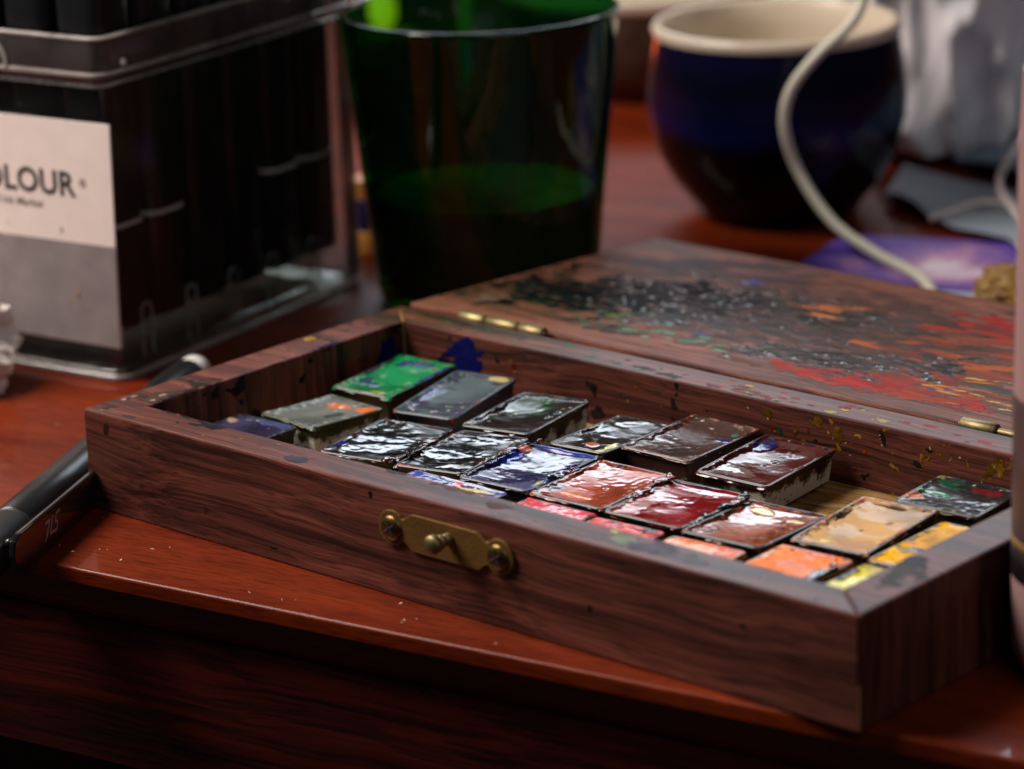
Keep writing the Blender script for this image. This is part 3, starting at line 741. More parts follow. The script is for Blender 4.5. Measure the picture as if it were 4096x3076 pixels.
# ------------------------------------------------------------------ paint pans
def pan(key, cx, cy, yaw, z, tx, ty, w, l, base, rough, depth, amp, label, spotsl=(), rim=None, wave=2.0, seed=1, sidecol=None, fine=0.010, streak=None, rim_amt=0.5):
    """a plastic pan whose rim centre is at (cx, cy, z) mm, with its cake of paint as a height field"""
    w, l = w/1000, l/1000
    yr, txr, tyr = math.radians(yaw), math.radians(tx), math.radians(ty)
    zmin = z/1000 - abs(math.tan(txr))*l/2 - abs(math.tan(tyr))*w/2
    h = zmin - FLOOR - 0.0002
    root = empty('paint_pan')
    Rm = Matrix.Rotation(yr, 4, 'Z') @ Matrix.Rotation(txr, 4, 'X') @ Matrix.Rotation(-tyr, 4, 'Y')
    root.matrix_world = Matrix.Translation((cx/1000, cy/1000, z/1000)) @ Rm @ Matrix.Translation((0, 0, -h))
    props(root, label, 'paint pan', 'watercolour pans in the box')
    t = 0.0009
    path = rrect(-w/2+t, w/2-t, -l/2+t, l/2-t, 0.0007, 3)
    cup = ring_sweep('cup', path, [(-0.0006, 0.0), (0.0002, h-0.0012), (t-0.0003, h-0.0010), (t-0.0001, h-0.0002), (t-0.0003, h), (0.0, h), (-0.0001, h-0.001)],
                     M_cup, root, closed_prof=False, cap_first=True, smooth=False)
    sc_ = tuple(0.45*c+0.004 for c in (sidecol or base))
    cup.color = (sc_[0], sc_[1], sc_[2], 0.0 if key in ('maroon', 'blackshine', 'greyor') else (0.55 if key in ('brgrey', 'tan') else 1.0))
    cell = 0.00029
    nx, ny = int(w/cell), int(l/cell)
    xs = np.linspace(-w/2+0.0003, w/2-0.0003, nx); ys = np.linspace(-l/2+0.0003, l/2-0.0003, ny)
    X, Y = np.meshgrid(xs, ys)
    ex = (w/2-0.0003-np.abs(X))*1000; ey = (l/2-0.0003-np.abs(Y))*1000
    e = np.minimum(ex, ey)
    rc = 0.7
    corner = (ex < rc) & (ey < rc)
    dcor = np.sqrt((rc-ex)**2+(rc-ey)**2)
    over = corner & (dcor > rc)
    f = np.where(over, rc/np.maximum(dcor, 1e-6), 1.0)
    X = np.where(over, np.sign(X)*((w/2-0.0003) - (rc-(rc-ex)*f)/1000), X); Y = np.where(over, np.sign(Y)*((l/2-0.0003) - (rc-(rc-ey)*f)/1000), Y)
    e = np.where(corner, np.clip(rc-dcor, 0, None), e)
    n1 = fnoise(ny, nx, wave/0.29, seed*10+1); n2 = fnoise(ny, nx, 3.0, seed*10+2); n3 = fnoise(ny, nx, 3.4, seed*10+3, 12); n0 = fnoise(ny, nx, 22, seed*10+4)
    n4 = fnoise(ny, nx, 1.7, seed*10+5); nA = fnoise(ny, nx, 17, seed*10+6, 26); nB = fnoise(ny, nx, 5, seed*10+7, 14)
    inside = sstep(0.45, 1.5, e + 0.30*n3)
    bowl = np.clip(1-(X/(w/2))**2*0.9, 0, 1)*np.clip(1-(Y/(l/2))**2, 0, 1)
    H = h*1000 - inside*(min(0.35, 0.25*abs(depth)) + depth*bowl)
    H += inside*(0.055+0.9*amp)*nA*0.9                       # broad soft swells turn patches towards the window
    H += inside*amp*(0.34*n1+0.20*nB+0.10*n3+0.05*n2) + (0.10+0.20*amp)*(1-inside)*(0.5*n3+0.5*n1) + 0.9*fine*n2*inside + 0.0035*n4 + 0.05
    if amp > 0.15:      # ropey, broken skin
        H += amp*0.45*inside*(np.abs(nB+0.3*n3)-0.7)*sstep(-0.3, 0.9, n0)
    col = np.zeros((ny, nx, 4)); col[..., 3] = 1
    b_ = np.array(base)
    col[..., :3] = b_*(1+0.16*n0[..., None]*inside[..., None]+0.08*n1[..., None])
    rgh = rough*(1+1.3*sstep(0.0, 1.2, n0+0.4*n3+0.3*n1))
    if streak is not None:
        sm = sstep(0.5, 1.1, n0+0.5*n3); col[..., :3] = col[..., :3]*(1-0.6*sm[..., None])+np.array(streak)*0.6*sm[..., None]
    # mess on the rim
    q = random.Random(seed+900)
    rimcols = rim or [(0.012, 0.010, 0.010), (0.03, 0.018, 0.014), lin(90, 60, 50)]
    rn = np.random.default_rng(seed+77)
    edgez = sstep(1.7, 0.5, e+0.75*n3+0.3*n2)
    nrim = [fnoise(ny, nx, 4.5, seed*10+20+k) for k in range(len(rimcols))]
    pick = np.argmax(np.array(nrim), 0)
    rc3 = np.array(rimcols)[pick]
    a_ = (edgez*(np.where(n3 > -0.9+1.6*(0.5-rim_amt), 1, 0)))[..., None]*0.92
    col[..., :3] = col[..., :3]*(1-a_)+rc3*a_
    rgh = rgh*(1-0.5*edgez)+0.28*0.5*edgez
    # loose flecks of neighbouring colours near the edge
    for k_, fc in enumerate(rimcols+[lin(190, 180, 170)]):
        fl = (fnoise(ny, nx, 2.2, seed*10+60+k_) > 2.1) & (e < 3.2+2*n1)
        col[fl, :3] = np.array(fc)
    for (u, v, ru, rv, c, rg, hh) in spotsl:
        d = np.sqrt(((X/(w/2)-u)/ru)**2+((Y/(l/2)-v)/rv)**2)+0.28*n1+0.18*n3
        m = sstep(1.05, 0.85, d)
        col[..., :3] = col[..., :3]*(1-m[..., None])+np.array(c)*m[..., None]*(1+0.1*n3[..., None])
        rgh = rgh*(1-m)+rg*m; H += hh*m
    ring = e < 0.02
    og = np.clip(0.22*n3+0.12*n2+0.06, 0, 0.45)/1000*ring        # paint that has run over the rim, unevenly
    X = X + np.where(ex < 0.02, np.sign(X), 0)*og; Y = Y + np.where(ey < 0.02, np.sign(Y), 0)*og
    H[ring] -= 0.45+0.35*np.abs(n1[ring])
    vs = np.stack([X, Y, H/1000], -1).reshape(-1, 3)
    idx = np.arange(nx*ny).reshape(ny, nx)
    fs = np.stack([idx[:-1, :-1], idx[:-1, 1:], idx[1:, 1:], idx[1:, :-1]], -1).reshape(-1, 4)
    p = mk('paint_cake', vs, fs, M_paint, root, True, False)
    set_attr(p.data, np.clip(col, 0, 1).reshape(-1, 4), np.clip(rgh, 0.05, 1).ravel())
    return root

K0 = (0.009, 0.009, 0.010); WHT = (0.72, 0.72, 0.70)
MESS = [K0, (0.03, 0.018, 0.014), lin(120, 50, 34), lin(40, 34, 60)]
DMESS = [K0, (0.014, 0.012, 0.016), lin(60, 54, 60)]
# back row
pan('green', 24.1, 76.7, 6.2, 16.3, 1.8, -0.9, 17.6, 27.4, lin(0, 122, 66), 0.2, 0.7, 0.04, 'bright emerald green paint pan in the back left corner of the box',
    [(-0.45, -0.35, 0.13, 0.12, lin(14, 24, 80), 0.2, 0.15), (-0.15, -0.45, 0.12, 0.09, lin(14, 30, 84), 0.2, 0.1), (-0.9, 0.2, 0.12, 0.3, lin(40, 40, 60), 0.3, 0.1), (0.1, 0.72, 0.3, 0.16, lin(30, 40, 110), 0.2, 0.15),
     (-0.5, 0.7, 0.2, 0.16, lin(20, 26, 90), 0.2, 0.1), (0.95, 0.35, 0.16, 0.7, lin(24, 26, 120), 0.22, 0.2), (0.3, -0.8, 0.25, 0.09, lin(150, 140, 30), 0.3, 0.05)], [lin(0, 110, 60), K0, lin(120, 60, 40), lin(20, 150, 90)], 3.0, 1, (0.05, 0.022, 0.012), rim_amt=0.25, fine=0.018)
pan('payne', 46.2, 73.8, 10.0, 16.4, 4.1, 0.6, 17.6, 28.7, lin(48, 52, 62), 0.34, 0.8, 0.02, 'dry slate grey paint pan tilted against the emerald green pan',
    [(-0.72, -0.25, 0.2, 0.4, lin(74, 76, 130), 0.2, 0.08), (-0.6, 0.1, 0.12, 0.14, lin(40, 44, 110), 0.2, 0.06), (0.6, 0.86, 0.3, 0.07, lin(170, 150, 60), 0.3, 0.1)], [lin(40, 120, 90), lin(150, 150, 160), K0, lin(60, 64, 110), lin(130, 60, 40)], 5.0, 2, (0.02, 0.03, 0.09), fine=0.006)
pan('blackshine', 69.4, 72.9, 10.3, 16.5, 0.1, 0.9, 18.9, 28.4, (0.014, 0.011, 0.011), 0.1, 1.1, 0.04, 'shiny black paint pan with a white side showing, beside the slate grey pan',
    [(0.55, 0.35, 0.08, 0.07, K0, 0.3, 0.2), (0.45, 0.15, 0.07, 0.06, K0, 0.3, 0.2)], DMESS+[lin(110, 80, 60)], 3.2, 3, (0.012, 0.009, 0.009), fine=0.010)
pan('blackC', 95.2, 72.6, 3.6, 16.4, -1.8, 0.8, 16.0, 27.7, (0.010, 0.008, 0.008), 0.13, 0.4, 0.17, 'lumpy wet black paint pan wedged beside the brown grey pan',
    [(0.1, -0.62, 0.28, 0.13, lin(170, 90, 40), 0.2, 0.1), (0.72, -0.62, 0.14, 0.26, lin(200, 200, 120), 0.2, 0.2)], DMESS+[lin(90, 70, 40)], 2.4, 4, (0.02, 0.015, 0.012))
pan('brgrey', 112.2, 79.6, 1.6, 16.9, 0.3, -0.4, 19.4, 27.6, lin(66, 46, 40), 0.16, 1.1, 0.06, 'grey brown paint pan with a blue nick, standing proud by the back board',
    [(0.62, 0.30, 0.24, 0.06, lin(30, 36, 130), 0.15, 0.1), (0.6, 0.62, 0.1, 0.06, lin(20, 110, 80), 0.2, 0.1)], [lin(120, 60, 44), lin(80, 40, 32), K0, lin(150, 120, 110)], 3.4, 5, (0.10, 0.035, 0.028), fine=0.02)
pan('maroon', 134.4, 78.0, 3.8, 16.5, 1.6, -1.1, 19.0, 28.1, lin(74, 22, 17), 0.09, 1.4, 0.04, 'glossy maroon paint pan with a big white glare and stained white side',
    [(-0.65, 0.62, 0.2, 0.16, lin(24, 24, 90), 0.12, 0.12), (0.0, 0.22, 0.07, 0.08, lin(60, 20, 16), 0.2, 0.2), (-0.1, 0.05, 0.06, 0.06, lin(60, 20, 16), 0.2, 0.2)], [lin(80, 26, 20), K0, lin(120, 60, 44), lin(60, 30, 26)], 4.0, 6, (0.07, 0.022, 0.014), fine=0.008)
pan('dkgreen', 181.0, 82.6, 4.5, 16.5, -0.1, -1.3, 19.8, 19.7, (0.018, 0.016, 0.016), 0.2, 0.5, 0.06, 'dark half pan with a green streak in the back right corner of the box',
    [(-0.35, -0.05, 0.42, 0.13, lin(0, 120, 66), 0.22, 0.15), (-0.5, 0.6, 0.5, 0.25, lin(10, 80, 54), 0.25, 0.1), (-0.75, -0.5, 0.18, 0.2, lin(200, 110, 60), 0.3, 0.15), (0.2, 0.62, 0.32, 0.16, lin(110, 20, 34), 0.25, 0.1)],
    [K0, lin(90, 100, 110), lin(60, 64, 90), lin(150, 140, 100)], 2.4, 7, (0.08, 0.05, 0.012), fine=0.03)
# middle row
pan('greyor', 30.2, 46.0, -5.7, 16.6, -1.4, 1.3, 19.7, 21.6, lin(92, 96, 92), 0.34, 0.6, 0.03, 'grey half pan with two orange dabs along the left board',
    [(-0.05, 0.52, 0.40, 0.30, lin(206, 104, 40), 0.3, 0.2), (0.0, 0.50, 0.16, 0.14, lin(235, 200, 170), 0.25, 0.1), (0.72, 0.62, 0.34, 0.24, lin(208, 96, 30), 0.3, 0.2), (0.35, 0.2, 0.16, 0.3, lin(46, 56, 54), 0.3, 0.05)], [lin(150, 140, 120), lin(50, 56, 50), lin(60, 90, 60)], 4.0, 8, (0.05, 0.085, 0.025), fine=0.03, rim_amt=0.4)
pan('blackA', 57.2, 39.4, 12.0, 16.5, -0.8, -0.3, 19.8, 27.4, (0.009, 0.009, 0.010), 0.13, 0.35, 0.16, 'black paint pan with crinkled wet skin, the left of two side by side',
    [(-0.75, -0.5, 0.12, 0.1, lin(34, 36, 120), 0.15, 0.1)], DMESS+[lin(100, 30, 24)], 2.2, 9, (0.012, 0.012, 0.012))
pan('blackB', 76.5, 43.4, 9.5, 16.5, -0.3, 1.8, 18.7, 28.3, (0.008, 0.008, 0.008), 0.12, 0.5, 0.16, 'black paint pan with ropey wet ridges, the right of two side by side',
    [(0.9, -0.2, 0.12, 0.2, lin(130, 40, 28), 0.2, 0.1), (-0.6, -0.92, 0.3, 0.06, lin(140, 30, 26), 0.25, 0.1)], DMESS+[lin(120, 44, 34)], 2.8, 10, (0.012, 0.012, 0.014))
pan('indigo', 95.5, 44.2, 5.8, 16.5, -0.5, -0.5, 19.2, 27.8, lin(34, 24, 74), 0.14, 1.5, 0.06, 'indigo violet paint pan with a hollow centre and blue stained rim',
    [(-0.85, 0.35, 0.14, 0.4, lin(30, 44, 150), 0.2, 0.1), (0.1, 0.93, 0.8, 0.06, lin(28, 50, 150), 0.2, 0.15), (0.75, -0.4, 0.16, 0.2, lin(190, 190, 110), 0.2, 0.15), (0.9, -0.55, 0.1, 0.3, lin(40, 50, 150), 0.2, 0.1), (-0.85, 0.7, 0.12, 0.1, lin(190, 90, 40), 0.3, 0.2)],
    [K0, lin(20, 16, 40), lin(100, 100, 130), lin(40, 44, 120)], 3.0, 11, (0.012, 0.012, 0.03), fine=0.014)
pan('orbrown', 115.5, 44.9, 4.5, 16.4, -0.6, -1.0, 19.7, 27.1, lin(158, 62, 28), 0.13, 0.9, 0.05, 'burnt orange paint pan with an ochre stroke, between indigo and crimson',
    [(-0.15, -0.55, 0.36, 0.07, lin(220, 136, 24), 0.2, 0.15), (-0.8, -0.5, 0.2, 0.2, lin(60, 30, 30), 0.2, 0.05), (0.1, 0.0, 0.1, 0.06, lin(120, 50, 26), 0.2, -0.2), (-0.55, -0.95, 0.4, 0.06, (0.02, 0.014, 0.014), 0.2, 0.1)], MESS+[lin(140, 90, 80)], 3.0, 12, (0.012, 0.009, 0.009), fine=0.022)
pan('dkred', 136.3, 44.7, 5.3, 16.4, -1.7, -0.9, 20.3, 27.0, lin(126, 8, 16), 0.08, 0.8, 0.08, 'crimson red paint pan with a wet glassy surface',
    [(-0.7, -0.3, 0.26, 0.6, lin(150, 66, 50), 0.2, 0.05)], [K0, (0.02, 0.012, 0.012), lin(120, 20, 24), lin(90, 60, 44)], 4.5, 13, (0.012, 0.009, 0.009), fine=0.006)
pan('brownor', 157.0, 44.4, 4.6, 16.4, -2.5, -0.5, 19.9, 27.0, lin(138, 66, 34), 0.1, 1.3, 0.03, 'sienna brown paint pan with yellow touches at its back edge',
    [(-0.35, 0.70, 0.3, 0.11, lin(220, 190, 80), 0.2, 0.15), (0.45, 0.62, 0.32, 0.11, lin(214, 178, 84), 0.25, 0.1), (-0.62, -0.55, 0.06, 0.16, lin(170, 160, 160), 0.15, 0.25), (-0.78, -0.72, 0.2, 0.16, lin(120, 90, 84), 0.15, 0.1)], [K0, (0.02, 0.014, 0.018), lin(50, 46, 70), lin(90, 50, 34)], 4.0, 14, (0.012, 0.010, 0.010), fine=0.016)
pan('tan', 175.7, 56.7, 3.6, 16.5, 2.0, 0.6, 18.7, 28.6, lin(196, 158, 106), 0.36, 1.0, 0.02, 'dry tan paint pan with cracks and a pinkish stained rim',
    [(-0.35, -0.72, 0.18, 0.07, lin(206, 190, 40), 0.3, 0.1), (-0.80, 0.15, 0.07, 0.42, lin(70, 46, 30), 0.5, -0.35), (-0.3, 0.86, 0.6, 0.05, lin(80, 54, 36), 0.5, -0.35), (0.3, 0.35, 0.08, 0.05, lin(110, 80, 54), 0.4, 0.0),
     (0.4, -0.6, 0.5, 0.24, lin(176, 126, 74), 0.4, 0.0), (-0.05, -0.05, 0.05, 0.04, lin(90, 66, 44), 0.4, -0.1)], [lin(190, 90, 80), lin(170, 110, 96), K0, lin(60, 40, 40), lin(200, 170, 130)], 4.0, 15, (0.10, 0.055, 0.02), fine=0.012, rim_amt=0.8)
pan('yellow', 194.6, 56.2, 1.0, 15.6, 0.0, 0.0, 17.4, 28.0, lin(240, 176, 4), 0.45, 0.2, 0.05, 'golden yellow paint pan along the right board',
    [(-0.45, -0.35, 0.4, 0.13, lin(150, 130, 60), 0.4, 0.1), (-0.3, -0.25, 0.18, 0.06, lin(40, 40, 110), 0.3, 0.2), (-0.7, -0.05, 0.2, 0.1, lin(200, 120, 40), 0.4, 0.1)], [lin(210, 150, 20), lin(90, 70, 20), lin(60, 40, 20)], 2.0, 16, (0.22, 0.13, 0.02), fine=0.04, rim_amt=0.3)
# front row, half hidden by the front board
pan('indigo0', 24.6, 22.6, 0.0, 16.3, 0.5, 0.5, 19.4, 24.0, lin(44, 40, 66), 0.24, 0.6, 0.05, 'dull indigo paint pan in the front left corner of the box',
    [(-0.75, 0.55, 0.2, 0.1, lin(160, 130, 110), 0.6, 0.3), (0.2, 0.85, 0.5, 0.1, lin(70, 76, 120), 0.3, 0.1)], DMESS+[lin(90, 90, 100)], 3.0, 17, (0.012, 0.014, 0.022), fine=0.03)
pan('blue', 93.2, 18.0, 0.5, 17.9, 0.0, 0.0, 27.2, 15.0, lin(20, 24, 128), 0.2, 0.2, 0.06, 'ultramarine blue paint pan edge showing behind the front board',
    [(0.1, 0.9, 0.7, 0.12, lin(190, 196, 214), 0.25, 0.15), (0.0, 0.70, 0.1, 0.12, lin(200, 90, 130), 0.2, 0.1), (0.45, 0.60, 0.42, 0.12, lin(216, 196, 60), 0.3, 0.12)], [lin(24, 30, 140), lin(150, 156, 190), lin(30, 30, 90)], 2.0, 18, (0.01, 0.012, 0.05), fine=0.03)
pan('red', 119.1, 19.5, 1.5, 16.9, 0.0, 0.0, 18.8, 17.8, lin(196, 22, 40), 0.22, 0.2, 0.06, 'scarlet red half pan behind the front board, leftmost of the warm colours', [(0.4, 0.7, 0.5, 0.2, lin(214, 90, 96), 0.2, 0.1)], [lin(190, 24, 40), lin(210, 110, 110), lin(110, 16, 24)], 1.6, 19, (0.25, 0.012, 0.02), fine=0.05, rim_amt=0.4)
pan('pink', 138.4, 19.4, 4.0, 16.9, 0.0, 0.0, 18.2, 17.2, lin(214, 66, 64), 0.3, -0.2, 0.08, 'coral red half pan behind the front board, between scarlet and orange', [(-0.2, 0.7, 0.5, 0.14, lin(170, 20, 24), 0.25, 0.2), (0.7, 0.8, 0.14, 0.14, K0, 0.3, 0.2)], [lin(206, 70, 66), lin(90, 30, 30), lin(224, 120, 110)], 2.2, 20, (0.4, 0.05, 0.05), fine=0.04, rim_amt=0.3)
pan('orange', 158.0, 20.2, 4.0, 16.6, 0.0, 0.0, 18.6, 18.2, lin(232, 100, 34), 0.4, -0.2, 0.06, 'orange half pan behind the front board, below the sienna pan', [(0.0, 0.6, 0.7, 0.2, lin(246, 176, 136), 0.3, 0.1), (0.62, 0.6, 0.2, 0.12, lin(216, 84, 20), 0.3, 0.15)], [lin(230, 116, 44), lin(240, 170, 120), lin(150, 70, 30)], 2.6, 21, (0.5, 0.18, 0.05), fine=0.05, rim_amt=0.4)
pan('ltor', 178.3, 24.4, 2.0, 16.5, 0.0, 0.0, 18.0, 27.6, lin(240, 132, 80), 0.4, 0.1, 0.06, 'pale peach orange paint pan in front of the tan pan',
    [(0.72, 0.45, 0.3, 0.5, lin(232, 118, 44), 0.34, 0.05), (-0.9, 0.5, 0.12, 0.6, lin(220, 130, 50), 0.3, 0.05), (0.2, 0.92, 0.8, 0.08, lin(206, 84, 36), 0.3, 0.1), (0.92, 0.30, 0.20, 0.46, K0, 0.16, 0.45), (0.72, 0.62, 0.14, 0.16, (0.012, 0.012, 0.03), 0.14, 0.35)], [lin(226, 110, 44), lin(240, 170, 130), lin(120, 60, 30)], 3.5, 22, (0.5, 0.2, 0.07), fine=0.05, rim_amt=0.4)
pan('lime', 196.0, 25.0, 0.5, 16.2, 0.0, 0.0, 15.4, 28.4, lin(214, 196, 16), 0.42, 0.0, 0.07, 'lemon yellow paint pan in the front right corner of the box',
    [(-0.4, 0.1, 0.35, 0.4, lin(236, 230, 120), 0.3, 0.1), (-0.95, 0.55, 0.30, 0.22, K0, 0.16, 0.3), (0.1, 0.95, 0.8, 0.14, K0, 0.3, 0.15), (-0.2, 0.80, 0.4, 0.05, lin(120, 126, 140), 0.3, 0.15)], [lin(190, 180, 30), lin(90, 90, 30), K0], 2.4, 23, (0.3, 0.26, 0.03), fine=0.05, rim_amt=0.4)

# wet paint that has run together across the gaps of the middle row
GX0, GY0, gc = 0.044, 0.026, 0.0003
gnx, gny = int(0.118/gc), int(0.040/gc)
gU, gV = np.meshgrid(GX0+np.arange(gnx)*gc, GY0+np.arange(gny)*gc)
gn, gn2, gn3 = fnoise(gny, gnx, 5, 901), fnoise(gny, gnx, 2.2, 902), fnoise(gny, gnx, 12, 903)
gm = np.zeros((gny, gnx)); gcol = np.zeros((gny, gnx, 3))
for (mx, my, yaw, wd, cs) in ((66.9, 41.4, 10.8, 1.5, [K0, K0, lin(60, 20, 16)]), (86.0, 43.8, 7.6, 1.3, [K0, lin(30, 34, 100), lin(110, 36, 24)]), (105.5, 44.5, 5.0, 1.2, [K0, lin(40, 44, 120), lin(96, 40, 24)]),
                              (125.9, 44.8, 5.0, 1.1, [K0, lin(110, 50, 24), lin(90, 14, 16)]), (146.7, 44.5, 5.0, 1.1, [K0, lin(30, 30, 50), lin(90, 46, 26)])):
    t_ = math.radians(yaw); dx, dy = gU*1000-mx, gV*1000-my
    al = -dx*math.sin(t_)+dy*math.cos(t_); ac = dx*math.cos(t_)+dy*math.sin(t_)
    m_ = (np.abs(ac) < wd*(0.62+0.45*gn+0.35*gn3+0.2*gn2)) & (np.abs(al) < 12.6+0.8*gn)
    pick = np.clip(np.digitize(gn3+0.6*gn2, [0.5, 1.1]), 0, 2)
    gm[m_] = 1; gcol[m_] = np.array(cs)[pick][m_]
film('paint_residue', fb, (GX0, GY0, 0.01668), (1, 0, 0), (0, 1, 0), (0, 0, 1), gm, gcol, 0.16, np.clip(0.00012+0.00012*gn+0.00005*gn2, 0, 0.0005), gc, mat=M_paint)
# crumpled scraps of paper
from mathutils import noise as MN
def crumple(name, n, rx, ry, rz, seed, mat, amp=0.3, parent=None, detail=3, flat=0.0):
    bm = bmesh.new(); bmesh.ops.create_icosphere(bm, subdivisions=detail, radius=1.0)
    off = Vector((seed*1.7, seed*0.9, -seed*1.3))
    for v in bm.verts:
        p = v.co.copy()
        g = (1-2*abs(MN.noise(p*1.1+off)))*0.5+(1-2*abs(MN.noise(p*2.1+off*2)))*0.32+(1-2*abs(MN.noise(p*4.3-off)))*0.18
        r = 1-amp*0.55+amp*0.55*g
        z = p[2]*r
        if z < flat: z = flat+(z-flat)*0.1
        v.co = (p[0]*r*rx, p[1]*r*ry, z*rz)
    return bm_obj(name, bm, mat, parent)
# stray hair on the burnt orange pan
hr = tube('brush_hair', catmull([(0.1115, 0.0440, 0.0215), (0.1098, 0.0420, 0.0190), (0.1078, 0.0385, 0.0172), (0.1095, 0.0345, 0.0168), (0.1165, 0.0318, 0.0170)], 6), 0.00006, simple('brown_hair', (0.06, 0.015, 0.01), 0.4), None, 6)
props(hr, 'thin loose brush hair curled on the burnt orange pan', 'hair')

# ------------------------------------------------------------------ clear marker case
CA = math.radians(9.32)
case = empty('marker_case', (-0.0672, 0.0696, 0.0), (0, 0, CA))
props(case, 'clear plastic marker case with a pinkish paper label on its front', 'marker case')
LA, LB = 0.107, 0.098
pth = rrect(-LB, 0, 0, LA, 0.0030, 5)
ring_sweep('wall', pth, [(0, 0.0031), (0, 0.0772), (-0.0002, 0.0775), (-0.0016, 0.0775), (-0.0016, 0.0031)], M_clear, case)
ring_sweep('collar', pth, [(0.0002, 0.0777), (0.0014, 0.0798), (0.0014, 0.0892), (-0.0002, 0.0892), (-0.0002, 0.0802), (-0.0016, 0.0786), (-0.0014, 0.0777)], M_collar, case)
ring_sweep('rim', pth, [(0.0004, 0.0893), (0.0014, 0.0890), (0.0018, 0.0896), (0.0012, 0.0901), (0.0002, 0.0900)], M_bead, case)
ring_sweep('ledge', pth, [(0.0014, 0.0797), (0.0021, 0.0800), (0.0021, 0.0807), (0.0015, 0.0809)], M_bead, case)
ring_sweep('ledge', pth, [(0.0001, 0.0768), (0.0007, 0.0770), (0.0007, 0.0774), (0.0001, 0.0776)], M_rib, case)
ring_sweep('base', pth, [(0.0, 0.0), (0.0006, 0.0005), (0.0006, 0.0024), (0.0, 0.0030), (-0.004, 0.0030), (-0.006, 0.0016), (-0.010, 0.0016), (-0.012, 0.0016)], M_basep, case, closed_prof=False, cap_last=True)
ring_sweep('base_edge', pth, [(0.0004, 0.0001), (0.0011, 0.0004), (0.0012, 0.0014), (0.0007, 0.0018)], M_bead, case)
tube('corner_edge', [(-0.0012, LA-0.0012, 0.003), (-0.0012, LA-0.0012, 0.078)], 0.0019, M_bead, case, 12)
ring_sweep('step', rrect(-LB+.006, -0.006, 0.006, LA-.006, 0.004, 5), [(0, 0.0032), (0, 0.0105), (-0.0012, 0.0112), (-0.012, 0.0112), (-0.012, 0.0104), (-0.0016, 0.0104), (-0.0016, 0.0034)], M_basep, case)
for s in (0.0140, 0.0330, 0.0515, 0.0690, 0.0880):
    pts = [(-0.0018, s-0.0022, 0.0035)]
    pts += [(-0.0018, s-0.0002+0.0020*math.cos(math.radians(a)), 0.0160+0.0018*math.sin(math.radians(a))) for a in range(180, -1, -30)]
    pts += [(-0.0018, s+0.0018, 0.0035)]
    tube('rib', pts, 0.00042, M_rib, case, 8)
for s in (0.0165, 0.0340):
    pts = [(-s-0.002, 0.0024, 0.0035), (-s-0.002, 0.0024, 0.0082), (-s+0.002, 0.0024, 0.0082), (-s+0.002, 0.0024, 0.0035)]
    tube('rib', pts, 0.0004, M_rib, case, 8)
arc = [(-0.0335+0.0046*math.cos(math.radians(a)), -0.0019, 0.0806+0.0060*math.sin(math.radians(a))) for a in range(0, 181, 12)]
tube('finger_notch', arc, 0.00055, M_bead, case, 10)
dot = lathe('glint_bead', [(0.0009, 0.0), (0.0008, 0.0004), (0.0, 0.0006)], M_white, case, 16); dot.rotation_euler = (0, math.radians(90), 0); dot.location = (0.0014, 0.0076, 0.0824)  # white bead stands in for a glint on the moulded collar
dot = lathe('glint_bead', [(0.0005, 0.0), (0.0004, 0.0003), (0.0, 0.0004)], M_bead, case, 16); dot.rotation_euler = (0, math.radians(90), 0); dot.location = (0.0014, 0.0780, 0.0862)
# label
lab = prism('label', [(-0.088, 0.0097), (0.0006, 0.0092), (0.0022, 0.0680), (-0.088, 0.0676)], -0.0006, -0.00015, M_label, case, 0, axis='y')
prism('lower_panel', [(-0.0879, 0.0099), (0.0005, 0.0094), (0.0013, 0.0362), (-0.0879, 0.0357)], -0.00072, -0.00061, M_label2, lab, 0, axis='y')
def text(name, body, size, x, z, mat, parent, align='RIGHT', y=-0.00066, off=0.0, rot=(90, 0, 0), spacing=1.0, shear=0.0, ext=0.00003):
    cu = bpy.data.curves.new(name, 'FONT'); cu.body = body; cu.size = size; cu.align_x = align; cu.extrude = ext; cu.offset = off
    cu.space_character = spacing; cu.shear = shear; cu.resolution_u = 4
    to = bpy.data.objects.new(name+'_curve', cu); COL.objects.link(to)
    dg = bpy.context.evaluated_depsgraph_get(); me = bpy.data.meshes.new_from_object(to.evaluated_get(dg))
    bpy.data.objects.remove(to, do_unlink=True); bpy.data.curves.remove(cu)
    o = bpy.data.objects.new(name, me); COL.objects.link(o); me.materials.clear(); me.materials.append(mat)
    o.parent = parent; o.location = (x, y, z); o.rotation_euler = [math.radians(r) for r in rot]
    return o
text('lettering', 'COLOUR', 0.0089, -0.0105, 0.0483, M_print, lab, off=0.00020, spacing=1.03)
text('small_lettering', 'ed Ink Marker', 0.0031, -0.0212, 0.0443, M_printg, lab, off=0.00001)
text('registered_mark', '\u00ae', 0.0030, -0.0066, 0.0510, M_printg, lab)
for x, z, r in ((-0.0159, 0.0391, 0.0006), (-0.0120, 0.0225, 0.0010), (-0.0150, 0.0200, 0.0006), (-0.0290, 0.0215, 0.0006), (-0.034, 0.0390, 0.0003), (-0.0085, 0.0185, 0.0005)):
    d_ = lathe('stain', [(r, 0.0), (r*0.9, 0.00004), (0.0, 0.00005)], M_spot, lab, 12, wob=lambda a, z_: 1+0.3*math.sin(3*a+1)); d_.rotation_euler = (math.radians(90), 0, 0); d_.location = (x, -0.00074, z); d_.scale = (0.6, 1.2, 1)
